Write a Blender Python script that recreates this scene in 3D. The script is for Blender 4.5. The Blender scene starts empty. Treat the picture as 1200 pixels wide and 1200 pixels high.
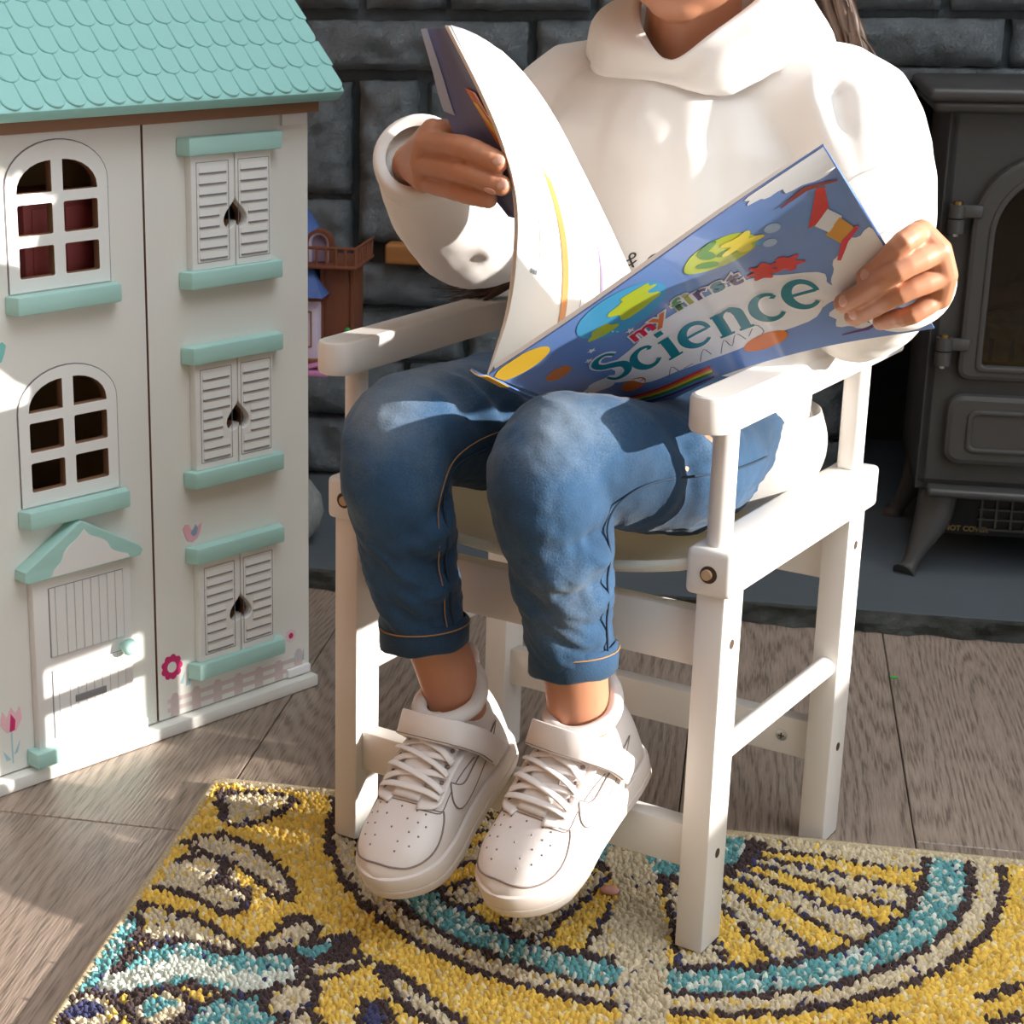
import bpy, bmesh, math, random
import numpy as np
from mathutils import Vector, Matrix, noise

SC = bpy.context.scene
COL = SC.collection
PI = math.pi

# ------------------------------------------------------------------ camera, world, sun, exposure
CAM_H, CAM_PITCH, CAM_F, CAM_CX = 0.7, 0.2941, 2147.4, 379.5      # height (m), pitch (rad), focal length and principal point (px of 1200)
cd = bpy.data.cameras.new('camera')
cam = bpy.data.objects.new('camera', cd)
COL.objects.link(cam)
cam.location = (0, 0, CAM_H)
cam.rotation_euler = (PI / 2 - CAM_PITCH, 0, 0)
cd.sensor_width = 36.0
cd.lens = CAM_F / 1200.0 * 36.0
cd.shift_x = (600.0 - CAM_CX) / 1200.0
cd.clip_start = 0.05
cd.dof.use_dof = True
cd.dof.focus_distance = 1.30
cd.dof.aperture_fstop = 32.0
SC.camera = cam

SC.view_settings.view_transform = 'Standard'
SC.view_settings.look = 'None'
SC.view_settings.gamma = 1.0
SC.view_settings.use_curve_mapping = False
SC.view_settings.exposure = 0.55
SC.cycles.use_denoising = True
SC.cycles.max_bounces = 8
SC.cycles.sample_clamp_indirect = 6.0

world = bpy.data.worlds.new('sky')
SC.world = world
world.use_nodes = True
wn_ = world.node_tree.nodes['Background']
wn_.inputs[0].default_value = (0.86, 0.94, 1.0, 1)
wn_.inputs[1].default_value = 2.75

SUN_AZ, SUN_EL = math.radians(20), math.radians(16)
sd = bpy.data.lights.new('sun', 'SUN')
sun = bpy.data.objects.new('sun', sd)
COL.objects.link(sun)
SUN_DIR = Vector((math.cos(SUN_AZ) * math.cos(SUN_EL), -math.sin(SUN_AZ) * math.cos(SUN_EL), math.sin(SUN_EL)))
sun.rotation_euler = SUN_DIR.to_track_quat('Z', 'Y').to_euler()
sun.location = (3, -1.5, 1.5)
sd.energy = 6.6
sd.angle = math.radians(0.9)
sd.color = (1.0, 0.945, 0.87)

# ------------------------------------------------------------------ frames of reference (all metres)
WALL_YAW = 0.2318                                                  # the chimney breast, floor boards and rug share this direction
def rotz(a): return Matrix.Rotation(a, 4, 'Z')
M_WALL = rotz(-WALL_YAW)                                           # local (w along wall, n into the wall, z)
M_CHAIR = Matrix.Translation((0.0084, 1.3662, 0)) @ rotz(-0.6274)  # local (x along chair width, y to its back, z)
M_HOUSE = Matrix.Translation((-0.0054, 1.7098, 0)) @ rotz(0.7496)  # local (x along front, y to its back, z), origin = right front corner

# ------------------------------------------------------------------ materials
def lin(h):
    h = h.lstrip('#')
    c = [int(h[i:i + 2], 16) / 255 for i in (0, 2, 4)]
    return tuple(x / 12.92 if x <= .04045 else ((x + .055) / 1.055) ** 2.4 for x in c)

MATS = {}
def mat(name, hexc, rough=.5, var=0.0, scale=20.0, bump=0.0, bscale=200.0, metal=0.0, spec=.5, stretch=None, var_hex=None, emis=None, trans=0.0, sss=0.0, detail=4.0, bdist=.002, sheen=0.0, coat=0.0, two=None):
    if name in MATS: return MATS[name]
    m = bpy.data.materials.new(name); m.use_nodes = True
    nt = m.node_tree; N = nt.nodes; L = nt.links
    b = N['Principled BSDF']
    col = lin(hexc)
    b.inputs['Base Color'].default_value = (*col, 1)
    b.inputs['Roughness'].default_value = rough
    b.inputs['Metallic'].default_value = metal
    b.inputs['Specular IOR Level'].default_value = spec
    b.inputs['Transmission Weight'].default_value = trans
    b.inputs['Sheen Weight'].default_value = sheen
    b.inputs['Coat Weight'].default_value = coat
    if sss:
        b.inputs['Subsurface Weight'].default_value = sss
        b.inputs['Subsurface Radius'].default_value = (.012, .004, .002)
        b.inputs['Subsurface Scale'].default_value = .6
    tc = N.new('ShaderNodeTexCoord'); mp = N.new('ShaderNodeMapping')
    L.new(tc.outputs['Object'], mp.inputs[0])
    if stretch: mp.inputs['Scale'].default_value = stretch
    if var > 0 or var_hex:
        n = N.new('ShaderNodeTexNoise'); n.inputs['Scale'].default_value = scale; n.inputs['Detail'].default_value = detail
        L.new(mp.outputs[0], n.inputs[0])
        r = N.new('ShaderNodeValToRGB')
        c2 = lin(var_hex) if var_hex else tuple(x * (1 - var) for x in col)
        r.color_ramp.elements[0].position = .35; r.color_ramp.elements[0].color = (*c2, 1)
        r.color_ramp.elements[1].position = .65; r.color_ramp.elements[1].color = (*col, 1)
        L.new(n.outputs['Fac'], r.inputs[0]); L.new(r.outputs[0], b.inputs['Base Color'])
    if bump > 0:
        n2 = N.new('ShaderNodeTexNoise'); n2.inputs['Scale'].default_value = bscale; n2.inputs['Detail'].default_value = 6
        L.new(mp.outputs[0], n2.inputs[0])
        bp = N.new('ShaderNodeBump'); bp.inputs['Strength'].default_value = bump; bp.inputs['Distance'].default_value = bdist
        L.new(n2.outputs['Fac'], bp.inputs['Height']); L.new(bp.outputs[0], b.inputs['Normal'])
    MATS[name] = m
    return m

def mat_board():
    m = bpy.data.materials.new('grey_brown_oak'); m.use_nodes = True
    nt = m.node_tree; N = nt.nodes; L = nt.links; b = N['Principled BSDF']
    tc = N.new('ShaderNodeTexCoord'); oi = N.new('ShaderNodeObjectInfo')
    add = N.new('ShaderNodeVectorMath'); add.operation = 'ADD'
    sc = N.new('ShaderNodeVectorMath'); sc.operation = 'SCALE'; sc.inputs['Scale'].default_value = 7.3
    cmb = N.new('ShaderNodeCombineXYZ')
    for i in (0, 1): L.new(oi.outputs['Random'], cmb.inputs[i])
    L.new(cmb.outputs[0], sc.inputs[0]); L.new(tc.outputs['Object'], add.inputs[0]); L.new(sc.outputs[0], add.inputs[1])
    mp = N.new('ShaderNodeMapping'); mp.inputs['Scale'].default_value = (1.0, .13, 1.0); L.new(add.outputs[0], mp.inputs[0])
    # cathedral contours from a stretched smooth noise, fine pores stretched along the board
    big = N.new('ShaderNodeTexNoise'); big.inputs['Scale'].default_value = 6; big.inputs['Detail'].default_value = 1.0; L.new(mp.outputs[0], big.inputs[0])
    mul = N.new('ShaderNodeMath'); mul.operation = 'MULTIPLY'; mul.inputs[1].default_value = 330; L.new(big.outputs['Fac'], mul.inputs[0])
    sn = N.new('ShaderNodeMath'); sn.operation = 'SINE'; L.new(mul.outputs[0], sn.inputs[0])
    mp2 = N.new('ShaderNodeMapping'); mp2.inputs['Scale'].default_value = (1.0, .055, 1.0); L.new(add.outputs[0], mp2.inputs[0])
    fin = N.new('ShaderNodeTexNoise'); fin.inputs['Scale'].default_value = 560; fin.inputs['Detail'].default_value = 2; L.new(mp2.outputs[0], fin.inputs[0])
    mix = N.new('ShaderNodeMath'); mix.operation = 'MULTIPLY_ADD'; mix.inputs[1].default_value = .10; L.new(sn.outputs[0], mix.inputs[0]); L.new(fin.outputs['Fac'], mix.inputs[2])
    r = N.new('ShaderNodeValToRGB'); cr = r.color_ramp
    cr.elements[0].position = .30; cr.elements[0].color = (*lin('#74665b'), 1)
    cr.elements[1].position = .72; cr.elements[1].color = (*lin('#a89587'), 1)
    e = cr.elements.new(.46); e.color = (*lin('#978577'), 1)
    L.new(mix.outputs[0], r.inputs[0])
    big2 = N.new('ShaderNodeTexNoise'); big2.inputs['Scale'].default_value = 3; L.new(add.outputs[0], big2.inputs[0])
    mr = N.new('ShaderNodeMapRange'); mr.inputs[3].default_value = .85; mr.inputs[4].default_value = 1.15; L.new(big2.outputs['Fac'], mr.inputs[0])
    sc2 = N.new('ShaderNodeVectorMath'); sc2.operation = 'SCALE'; L.new(r.outputs[0], sc2.inputs[0]); L.new(mr.outputs[0], sc2.inputs['Scale'])
    L.new(sc2.outputs[0], b.inputs['Base Color'])
    b.inputs['Roughness'].default_value = .36
    bp = N.new('ShaderNodeBump'); bp.inputs['Strength'].default_value = .5; bp.inputs['Distance'].default_value = .0012
    L.new(mix.outputs[0], bp.inputs['Height']); L.new(bp.outputs[0], b.inputs['Normal'])
    return m

def mat_rock(name, c0, c1, rough=.42, bs=60):
    m = bpy.data.materials.new(name); m.use_nodes = True
    nt = m.node_tree; N = nt.nodes; L = nt.links; b = N['Principled BSDF']
    tc = N.new('ShaderNodeTexCoord')
    n = N.new('ShaderNodeTexNoise'); n.inputs['Scale'].default_value = 28; n.inputs['Detail'].default_value = 8; n.inputs['Roughness'].default_value = .65
    L.new(tc.outputs['Object'], n.inputs[0])
    r = N.new('ShaderNodeValToRGB'); r.color_ramp.elements[0].position = .35; r.color_ramp.elements[0].color = (*lin(c0), 1)
    r.color_ramp.elements[1].position = .7; r.color_ramp.elements[1].color = (*lin(c1), 1)
    L.new(n.outputs['Fac'], r.inputs[0]); L.new(r.outputs[0], b.inputs['Base Color'])
    b.inputs['Roughness'].default_value = rough
    n2 = N.new('ShaderNodeTexNoise'); n2.inputs['Scale'].default_value = bs; n2.inputs['Detail'].default_value = 6; n2.inputs['Roughness'].default_value = .62; n2.inputs['Distortion'].default_value = .8
    L.new(tc.outputs['Object'], n2.inputs[0])
    n3 = N.new('ShaderNodeTexNoise'); n3.inputs['Scale'].default_value = bs * 3.2; n3.inputs['Detail'].default_value = 5; n3.inputs['Roughness'].default_value = .7; n3.inputs['Distortion'].default_value = 1.2
    L.new(tc.outputs['Object'], n3.inputs[0])
    bp = N.new('ShaderNodeBump'); bp.inputs['Strength'].default_value = 1.0; bp.inputs['Distance'].default_value = .020
    L.new(n2.outputs['Fac'], bp.inputs['Height'])
    bp2 = N.new('ShaderNodeBump'); bp2.inputs['Strength'].default_value = 1.0; bp2.inputs['Distance'].default_value = .016
    L.new(n3.outputs['Fac'], bp2.inputs['Height']); L.new(bp.outputs[0], bp2.inputs['Normal']); L.new(bp2.outputs[0], b.inputs['Normal'])
    return m

def mat_attr(name, attr, rough=.9, var=.0, scale=300, sheen=0.0, spec=.2):
    m = bpy.data.materials.new(name); m.use_nodes = True
    nt = m.node_tree; N = nt.nodes; L = nt.links; b = N['Principled BSDF']
    a = N.new('ShaderNodeAttribute'); a.attribute_name = attr
    L.new(a.outputs['Color'], b.inputs['Base Color'])
    b.inputs['Roughness'].default_value = rough; b.inputs['Sheen Weight'].default_value = sheen
    b.inputs['Specular IOR Level'].default_value = spec
    return m

# ------------------------------------------------------------------ object helpers
def link(name, mesh, m=None, parent=None, smooth=None):
    o = bpy.data.objects.new(name, mesh)
    COL.objects.link(o)
    if m is not None and not mesh.materials: mesh.materials.append(m)
    if parent is not None: o.parent = parent
    if smooth is not None:
        mesh.shade_smooth() if hasattr(mesh, 'shade_smooth') else None
        if smooth < 179: mesh.set_sharp_from_angle(angle=math.radians(smooth))
    return o

def obj(name, bm, m=None, parent=None, smooth=35):
    me = bpy.data.meshes.new(name)
    bm.normal_update()
    bm.to_mesh(me); bm.free()
    return link(name, me, m, parent, smooth)

def tag(o, label=None, cat=None, group=None, kind=None):
    if label: o['label'] = label
    if cat: o['category'] = cat
    if group: o['group'] = group
    if kind: o['kind'] = kind
    return o

def thing(name, label, cat, matrix, group=None):
    o = bpy.data.objects.new(name, None); COL.objects.link(o)
    o.empty_display_size = .05
    o.matrix_world = matrix
    return tag(o, label, cat, group)

def struct(o):
    o['kind'] = 'structure'; return o

def copy_part(o, name=None, parent=None):
    c = o.copy(); COL.objects.link(c)
    if parent is not None: c.parent = parent
    return c

# ------------------------------------------------------------------ shapes (all add to a bmesh)
def box(bm, x0, x1, y0, y1, z0, z1, bev=0.0, seg=2, M=None):
    vs = [bm.verts.new((x, y, z)) for x in (x0, x1) for y in (y0, y1) for z in (z0, z1)]
    q = [(0, 1, 3, 2), (4, 6, 7, 5), (0, 4, 5, 1), (2, 3, 7, 6), (0, 2, 6, 4), (1, 5, 7, 3)]
    fs = [bm.faces.new([vs[i] for i in f]) for f in q]
    new = list(vs)
    if bev > 0:
        es = list({e for f in fs for e in f.edges})
        res = bmesh.ops.bevel(bm, geom=es, offset=bev, segments=seg, profile=.5, affect='EDGES', clamp_overlap=True)
        new = list({v for v in res['verts']} | {v for v in vs if v.is_valid})
    if M is not None: bmesh.ops.transform(bm, matrix=M, verts=[v for v in new if v.is_valid])
    return new

def B(*a, **k):
    bm = bmesh.new(); box(bm, *a, **k); return bm

def frames(pts, up=(0, 0, 1)):
    P = [Vector(p) for p in pts]; out = []
    prev = None
    for i, p in enumerate(P):
        t = (P[min(i + 1, len(P) - 1)] - P[max(i - 1, 0)]).normalized()
        if prev is None:
            a = Vector(up); a = a - t * a.dot(t)
            if a.length < 1e-4: a = Vector((1, 0, 0)) - t * t.x
            a.normalize()
        else:
            a = prev - t * prev.dot(t); a.normalize()
        prev = a
        out.append((p, t, a, t.cross(a)))
    return out

def tube(bm, pts, rad, n=12, caps=True, up=(0, 0, 1), round_ends=False):
    """rad: number, list of numbers or list of (r_up, r_side)"""
    P = [Vector(p) for p in pts]
    R = list(rad) if isinstance(rad, (list, tuple)) else [rad] * len(P)
    R = [(r, r) if not isinstance(r, (list, tuple)) else r for r in R]
    if round_ends:
        t0 = (P[1] - P[0]).normalized(); t1 = (P[-1] - P[-2]).normalized()
        head, hr, tail, tr = [], [], [], []
        for k in (1.0, .92, .7, .38):
            s = math.sqrt(max(0, 1 - k * k)); s = max(s, .12)
            head.append(P[0] - t0 * R[0][0] * k); hr.append((R[0][0] * s, R[0][1] * s))
            tail.insert(0, P[-1] + t1 * R[-1][0] * k); tr.insert(0, (R[-1][0] * s, R[-1][1] * s))
        P = head + P + tail; R = hr + R + tr
    rings = []
    for (p, t, a, c), (ra, rc) in zip(frames(P, up), R):
        rings.append([bm.verts.new(p + a * (ra * math.cos(2 * PI * k / n)) + c * (rc * math.sin(2 * PI * k / n))) for k in range(n)])
    for r0, r1 in zip(rings, rings[1:]):
        for k in range(n):
            bm.faces.new((r0[k], r0[(k + 1) % n], r1[(k + 1) % n], r1[k]))
    if caps:
        bm.faces.new(rings[0][::-1]); bm.faces.new(rings[-1])
    return rings

def T(pts, rad, **k):
    bm = bmesh.new(); tube(bm, pts, rad, **k); return bm

def smooth_path(pts, n=6):
    """Catmull-Rom through tuples of any length"""
    P = [np.array(p, float) for p in pts]; out = []
    for i in range(len(P) - 1):
        p0 = P[max(i - 1, 0)]; p1 = P[i]; p2 = P[i + 1]; p3 = P[min(i + 2, len(P) - 1)]
        for k in range(n):
            t = k / n
            out.append(.5 * (2 * p1 + (p2 - p0) * t + (2 * p0 - 5 * p1 + 4 * p2 - p3) * t * t + (3 * p1 - p0 - 3 * p2 + p3) * t ** 3))
    out.append(P[-1])
    return out

def lathe(bm, prof, n=24, M=None):
    rings = []
    for r, z in prof:
        rings.append([bm.verts.new((max(r, 1e-5) * math.cos(2 * PI * k / n), max(r, 1e-5) * math.sin(2 * PI * k / n), z)) for k in range(n)])
    for a, c in zip(rings, rings[1:]):
        for k in range(n): bm.faces.new((a[k], a[(k + 1) % n], c[(k + 1) % n], c[k]))
    bm.faces.new(rings[0][::-1]); bm.faces.new(rings[-1])
    if M is not None: bmesh.ops.transform(bm, matrix=M, verts=[v for r in rings for v in r])

def curve_mesh(loops, depth=0.0, bevel=0.0):
    """flat outline(s) with holes -> mesh in XY, front face at z=+depth/2"""
    cu = bpy.data.curves.new('outline', 'CURVE'); cu.dimensions = '2D'; cu.fill_mode = 'BOTH'
    cu.extrude = max(depth / 2 - bevel, 0); cu.bevel_depth = bevel; cu.bevel_resolution = 1; cu.offset = -bevel
    for lp in loops:
        s = cu.splines.new('POLY'); s.points.add(len(lp) - 1)
        for q, p in zip(s.points, lp): q.co = (p[0], p[1], 0, 1)
        s.use_cyclic_u = True
    o = bpy.data.objects.new('outline', cu); COL.objects.link(o)
    dg = bpy.context.evaluated_depsgraph_get()
    me = bpy.data.meshes.new_from_object(o.evaluated_get(dg))
    bpy.data.objects.remove(o); bpy.data.curves.remove(cu)
    return me

def map_mesh(me, fn):
    n = len(me.vertices); co = np.empty(n * 3); me.vertices.foreach_get('co', co); co = co.reshape(-1, 3)
    me.vertices.foreach_set('co', np.asarray(fn(co), float).ravel()); me.update()
    return me

def flip(me):
    bm = bmesh.new(); bm.from_mesh(me); bmesh.ops.recalc_face_normals(bm, faces=bm.faces); bm.to_mesh(me); bm.free(); return me

def text_mesh(s, size=1.0, bold=0.0, depth=0.0, shear=0.0):
    cu = bpy.data.curves.new('lettering', 'FONT'); cu.body = s; cu.size = size; cu.offset = bold; cu.extrude = depth / 2; cu.shear = shear
    cu.align_x = 'CENTER'; cu.align_y = 'CENTER'; cu.resolution_u = 4
    o = bpy.data.objects.new('lettering', cu); COL.objects.link(o)
    dg = bpy.context.evaluated_depsgraph_get()
    me = bpy.data.meshes.new_from_object(o.evaluated_get(dg))
    bpy.data.objects.remove(o); bpy.data.curves.remove(cu)
    return me

def arc(cx, cy, rx, ry, a0, a1, n=12):
    return [(cx + rx * math.cos(math.radians(a0 + (a1 - a0) * i / n)), cy + ry * math.sin(math.radians(a0 + (a1 - a0) * i / n))) for i in range(n + 1)]

def rrect(x0, x1, y0, y1, r, n=4):
    return (arc(x1 - r, y1 - r, r, r, 0, 90, n) + arc(x0 + r, y1 - r, r, r, 90, 180, n) + arc(x0 + r, y0 + r, r, r, 180, 270, n) + arc(x1 - r, y0 + r, r, r, 270, 360, n))

def stroke(pts, wd):
    """closed outline around a polyline (2D)"""
    P = [np.array(p[:2], float) for p in pts]; Lf, Rt = [], []
    W = wd if isinstance(wd, (list, tuple)) else [wd] * len(P)
    for i, p in enumerate(P):
        t = P[min(i + 1, len(P) - 1)] - P[max(i - 1, 0)]; t = t / (np.linalg.norm(t) + 1e-9)
        nn = np.array([-t[1], t[0]]) * W[i] / 2
        Lf.append(tuple(p + nn)); Rt.append(tuple(p - nn))
    return Lf + Rt[::-1]
# ================================================================== THE SETTING
random.seed(7)
m_board = mat_board()
m_gap = mat('floor_gap', '#241f1c', .9)
m_stone = mat_rock('dark_painted_stone', '#848d93', '#a4adb3', .30)
m_mortar = mat('dark_mortar', '#4a5053', .75, bump=.6, bscale=120, bdist=.004)
m_slate = mat('hearth_slate', '#5a6167', .55, var=.12, scale=9, bump=.25, bscale=90, bdist=.0015)
m_slate_edge = mat_rock('split_slate_edge', '#4a4e4c', '#7d8079', .6, 110)
m_soot = mat('sooty_brick', '#211f1d', .85, var=.4, scale=14, bump=.7, bscale=60, bdist=.004)
m_plaster = mat('white_wall_paint', '#e9e4dc', .8)

floor = struct(obj('floor', B(-2.1, 1.62, -2.5, 2.75, -.05, -.012), m_gap))
floor.matrix_world = M_WALL
PW = .193
for k in range(-12, 8):
    w0 = .161 + PW * k
    off = {-4: 1.326, 0: 1.447, -1: 1.447 - .62}.get(k, (k * .437 + .2) % 1.2)
    n = off - 4 * 1.2
    while n < 2.5:
        a, b_ = max(n, -2.4), min(n + 1.2, 2.5)
        if b_ - a > .02:
            o = obj('plank', B(-PW / 2 + .0006, PW / 2 - .0006, -(b_ - a) / 2 + .0006, (b_ - a) / 2 - .0006, -.012, 0, .0008, 1), m_board, floor)
            o.location = (w0 + PW / 2, (a + b_) / 2, 0)
        n += 1.2

# hearth slab: smooth slate top, split front edge
hearth = bpy.data.objects.new('trim_1', None); COL.objects.link(hearth); struct(hearth); hearth.matrix_world = M_WALL
obj('hearth_top', B(-1.2, 1.2, 1.956, 2.9, .001, .022, .0015, 1), m_slate, hearth)
bm = bmesh.new(); NX = 220; rows = []
for j in range(5):
    row = []
    for i in range(NX + 1):
        w = -1.2 + 2.4 * i / NX; z = .0005 + .0213 * j / 4
        d = .010 * (noise.fractal(Vector((w * 26, z * 60, 3.1)), 1, 2, 4)) + .006 * noise.noise(Vector((w * 3.3, 0, 8)))
        row.append(bm.verts.new((w, 1.948 + d, z)))
    rows.append(row)
back = [bm.verts.new((-1.2 + 2.4 * i / NX, 1.975, .0218)) for i in range(NX + 1)]
rows.append(back)
for r0, r1 in zip(rows, rows[1:]):
    for i in range(NX): bm.faces.new((r0[i], r0[i + 1], r1[i + 1], r1[i]))
obj('split_edge', bm, m_slate_edge, hearth, 60)

# chimney breast
OP0, OP1, OPZ = .146, .80, .557                      # fireplace opening
wall = bmesh.new()
box(wall, -2.1, OP0 - .004, 2.380, 2.75, .0, 2.5)
box(wall, OP1 + .004, 1.62, 2.380, 2.75, .0, 2.5)
box(wall, OP0 - .004, OP1 + .004, 2.380, 2.75, OPZ + .004, 2.5)
wall_back = struct(obj('wall_back', wall, m_mortar)); wall_back.matrix_world = M_WALL
bm = bmesh.new()
box(bm, OP0 - .004, OP1 + .004, 2.72, 2.76, .02, OPZ + .01)
box(bm, OP0 - .014, OP0 + .0, 2.372, 2.74, .02, OPZ); box(bm, OP1, OP1 + .014, 2.372, 2.74, .02, OPZ)
box(bm, OP0 - .01, OP1 + .01, 2.372, 2.74, OPZ, OPZ + .012)
obj('fireplace_lining', bm, m_soot, wall_back)
bm = bmesh.new()
box(bm, OP0 - .020, OP0 + .001, 2.352, 2.40, .02, OPZ + .014, .004); box(bm, OP0 - .020, OP1 + .02, 2.352, 2.40, OPZ, OPZ + .016, .004)
obj('opening_render', bm, m_stone, wall_back)

def stone(w0, w1, z0, z1, nf=2.352, seed=0, cell=.0085, amp=.013):
    bm = bmesh.new(); W, H = w1 - w0, z1 - z0
    nx = max(4, min(34, round(W / cell))); nz = max(4, min(22, round(H / cell)))
    g = []
    for j in range(nz + 1):
        row = []
        for i in range(nx + 1):
            u, v = i / nx, j / nz
            ed = min(u * W, (1 - u) * W, v * H, (1 - v) * H)
            x, z = w0 + u * W, z0 + v * H
            q = Vector((x * 22, z * 22, seed * 5.7))
            d = amp * noise.fractal(q, .9, 2.1, 5) + .5 * amp * noise.ridged_multi_fractal(q * .5, .9, 2, 3, 1, 2) - .4 * amp + .0042 * noise.fractal(q * 3.1, .8, 2, 3)
            f = 1 - math.exp(-ed / .006)
            y = nf + .014 * (1 - f) - d * (.35 + .65 * f)
            if i in (0, nx): x += .003 * noise.noise(Vector((z * 50, seed, 1 + i)))
            if j in (0, nz): z += .003 * noise.noise(Vector((x * 40, seed, 5 + j)))
            row.append(bm.verts.new((x, y, z)))
        g.append(row)
    for j in range(nz):
        for i in range(nx): bm.faces.new((g[j][i], g[j][i + 1], g[j + 1][i + 1], g[j + 1][i]))
    loop = [g[0][i] for i in range(nx + 1)] + [g[j][nx] for j in range(1, nz + 1)] + [g[nz][i] for i in range(nx - 1, -1, -1)] + [g[j][0] for j in range(nz - 1, 0, -1)]
    bk = [bm.verts.new((p.co.x, 2.39, p.co.z)) for p in loop]
    for k in range(len(loop)):
        a, c = k, (k + 1) % len(loop); bm.faces.new((loop[a], bk[a], bk[c], loop[c]))
    return obj('stone', bm, m_stone, wall_back, 70)

ST = [  # w0, w1, z0, z1, front
    (-.80, -.515, .637, .70), (-.503, -.402, .637, .70), (-.392, -.22, .637, .70), (-.21, -.03, .637, .70), (-.02, .195, .640, .70), (.207, .45, .640, .70), (.46, .75, .64, .70), (.76, 1.05, .64, .70), (.91, 1.2, .575, .63),
    (-.80, -.588, .562, .622), (-.578, -.296, .562, .622, 2.345), (-.284, -.10, .562, .624), (-.09, .05, .566, .628), (.06, .268, .575, .630), (.279, .55, .575, .630), (.56, .9, .575, .63),
    (-.80, -.62, .40, .548), (-.61, -.522, .402, .545), (-.508, -.436, .342, .548, 2.342), (-.424, -.34, .455, .552, 2.368), (-.33, -.2, .46, .552), (-.19, -.05, .45, .555), (-.04, .12, .47, .562),
    (-.61, -.522, .325, .393), (-.80, -.62, .31, .39), (-.424, -.30, .352, .445, 2.362), (-.29, -.12, .36, .45), (-.11, .12, .36, .46),
    (-.80, -.57, .258, .315), (-.562, -.345, .260, .312, 2.343), (-.29, -.12, .30, .352), (-.335, -.14, .255, .293), (-.13, .0, .25, .35), (.01, .122, .262, .35),
    (-.80, -.63, .185, .25), (-.622, -.528, .188, .25), (-.518, -.37, .186, .252), (-.36, -.2, .18, .248), (-.19, -.03, .185, .24), (-.02, .122, .19, .255),
    (-.80, -.60, .105, .178), (-.592, -.45, .108, .180, 2.345), (-.44, -.27, .11, .178), (-.26, -.10, .10, .175), (-.09, .122, .11, .182),
    (-.80, -.64, .024, .098), (-.63, -.47, .024, .100), (-.46, -.24, .024, .104), (-.23, -.06, .024, .094), (-.05, .122, .024, .103)]
rs = random.Random(4); zt = .712
while zt < 1.25:                                      # the courses go on above the picture
    hgt = rs.choice((.062, .085, .12)); w = -.85 + rs.uniform(0, .1)
    while w < 1.1:
        L_ = rs.uniform(.14, .30); ST.append((w, w + L_, zt, zt + hgt)); w += L_ + .012
    zt += hgt + .012
for (w0, zz) in ((.83, .024), (.83, .10), (.83, .19), (.83, .29), (.83, .39), (.83, .48)): ST.append((w0, w0 + .25, zz, zz + .075))
for i, s in enumerate(ST): stone(s[0], s[1], s[2], s[3], s[4] if len(s) > 4 else 2.350 + .006 * math.sin(i * 2.3), seed=i, cell=.0085 if s[2] < .70 else .02)
# ledge of two thick stones behind the doll's house (carries the toy castle)
for i, (w0, w1, z0, z1) in enumerate([(-.70, -.542, .024, .125), (-.70, -.542, .13, .2265)]):
    bm = bmesh.new(); box(bm, w0, w1, 2.025, 2.19, z0, z1, .006, 2)
    bmesh.ops.subdivide_edges(bm, edges=bm.edges[:], cuts=3, use_grid_fill=True)
    for v in bm.verts:
        if z1 - v.co.z > .01: v.co += Vector((.004, .004, 0)) * noise.noise(v.co * 30)
    obj('stone', bm, m_stone, wall_back, 60)

# the rest of the room, out of frame: right-hand wall with a low window (the sun's), front and left walls, ceiling with an invented opening for overhead fill
WN0, WN1, WZ0, WZ1, WW = -1.9, 1.30, .545, 1.17, 1.5
SK = (-.15, 1.44, -.5, 1.85)                        # unseen ceiling opening, added to let in sky fill: w0, w1, n0, n1
m_greywall = mat('taupe_wall_paint', '#867566', .85)
m_warmwall = mat('warm_wall_paint', '#bf8f6c', .85)
bm = bmesh.new()
box(bm, WW, WW + .12, -2.5, WN0, 0, 2.5); box(bm, WW, WW + .12, WN1, 2.75, 0, 2.5)
box(bm, WW, WW + .12, WN0, WN1, 0, WZ0); box(bm, WW, WW + .12, WN0, WN1, WZ1, 2.5)
wall_right = struct(obj('wall_right', bm, m_plaster)); wall_right.matrix_world = M_WALL
bm = bmesh.new()
for a in (WN0, -.75, -.05, WN1 - .012): box(bm, WW + .04, WW + .09, a, a + .012, WZ0, WZ1)
box(bm, WW + .04, WW + .09, WN0, WN1, WZ0, WZ0 + .012); box(bm, WW + .04, WW + .09, WN0, WN1, WZ1 - .012, WZ1)
win = struct(obj('window_1', bm, m_plaster)); win.matrix_world = M_WALL
bm = bmesh.new(); a, b_, c, d = SK
box(bm, -2.1, a, -2.5, 2.75, 2.5, 2.55); box(bm, b_, WW + .12, -2.5, 2.75, 2.5, 2.55); box(bm, a, b_, -2.5, c, 2.5, 2.55); box(bm, a, b_, d, 2.75, 2.5, 2.55)
for nm, q, mm in (('wall_front', B(-2.0, WW + .12, -2.5, -2.4, 0, 2.5), m_greywall), ('wall_left', B(-2.1, -2.0, -2.5, 2.75, 0, 2.5), m_warmwall), ('ceiling', bm, m_plaster)):
    o = struct(obj(nm, q, mm)); o.matrix_world = M_WALL
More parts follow.
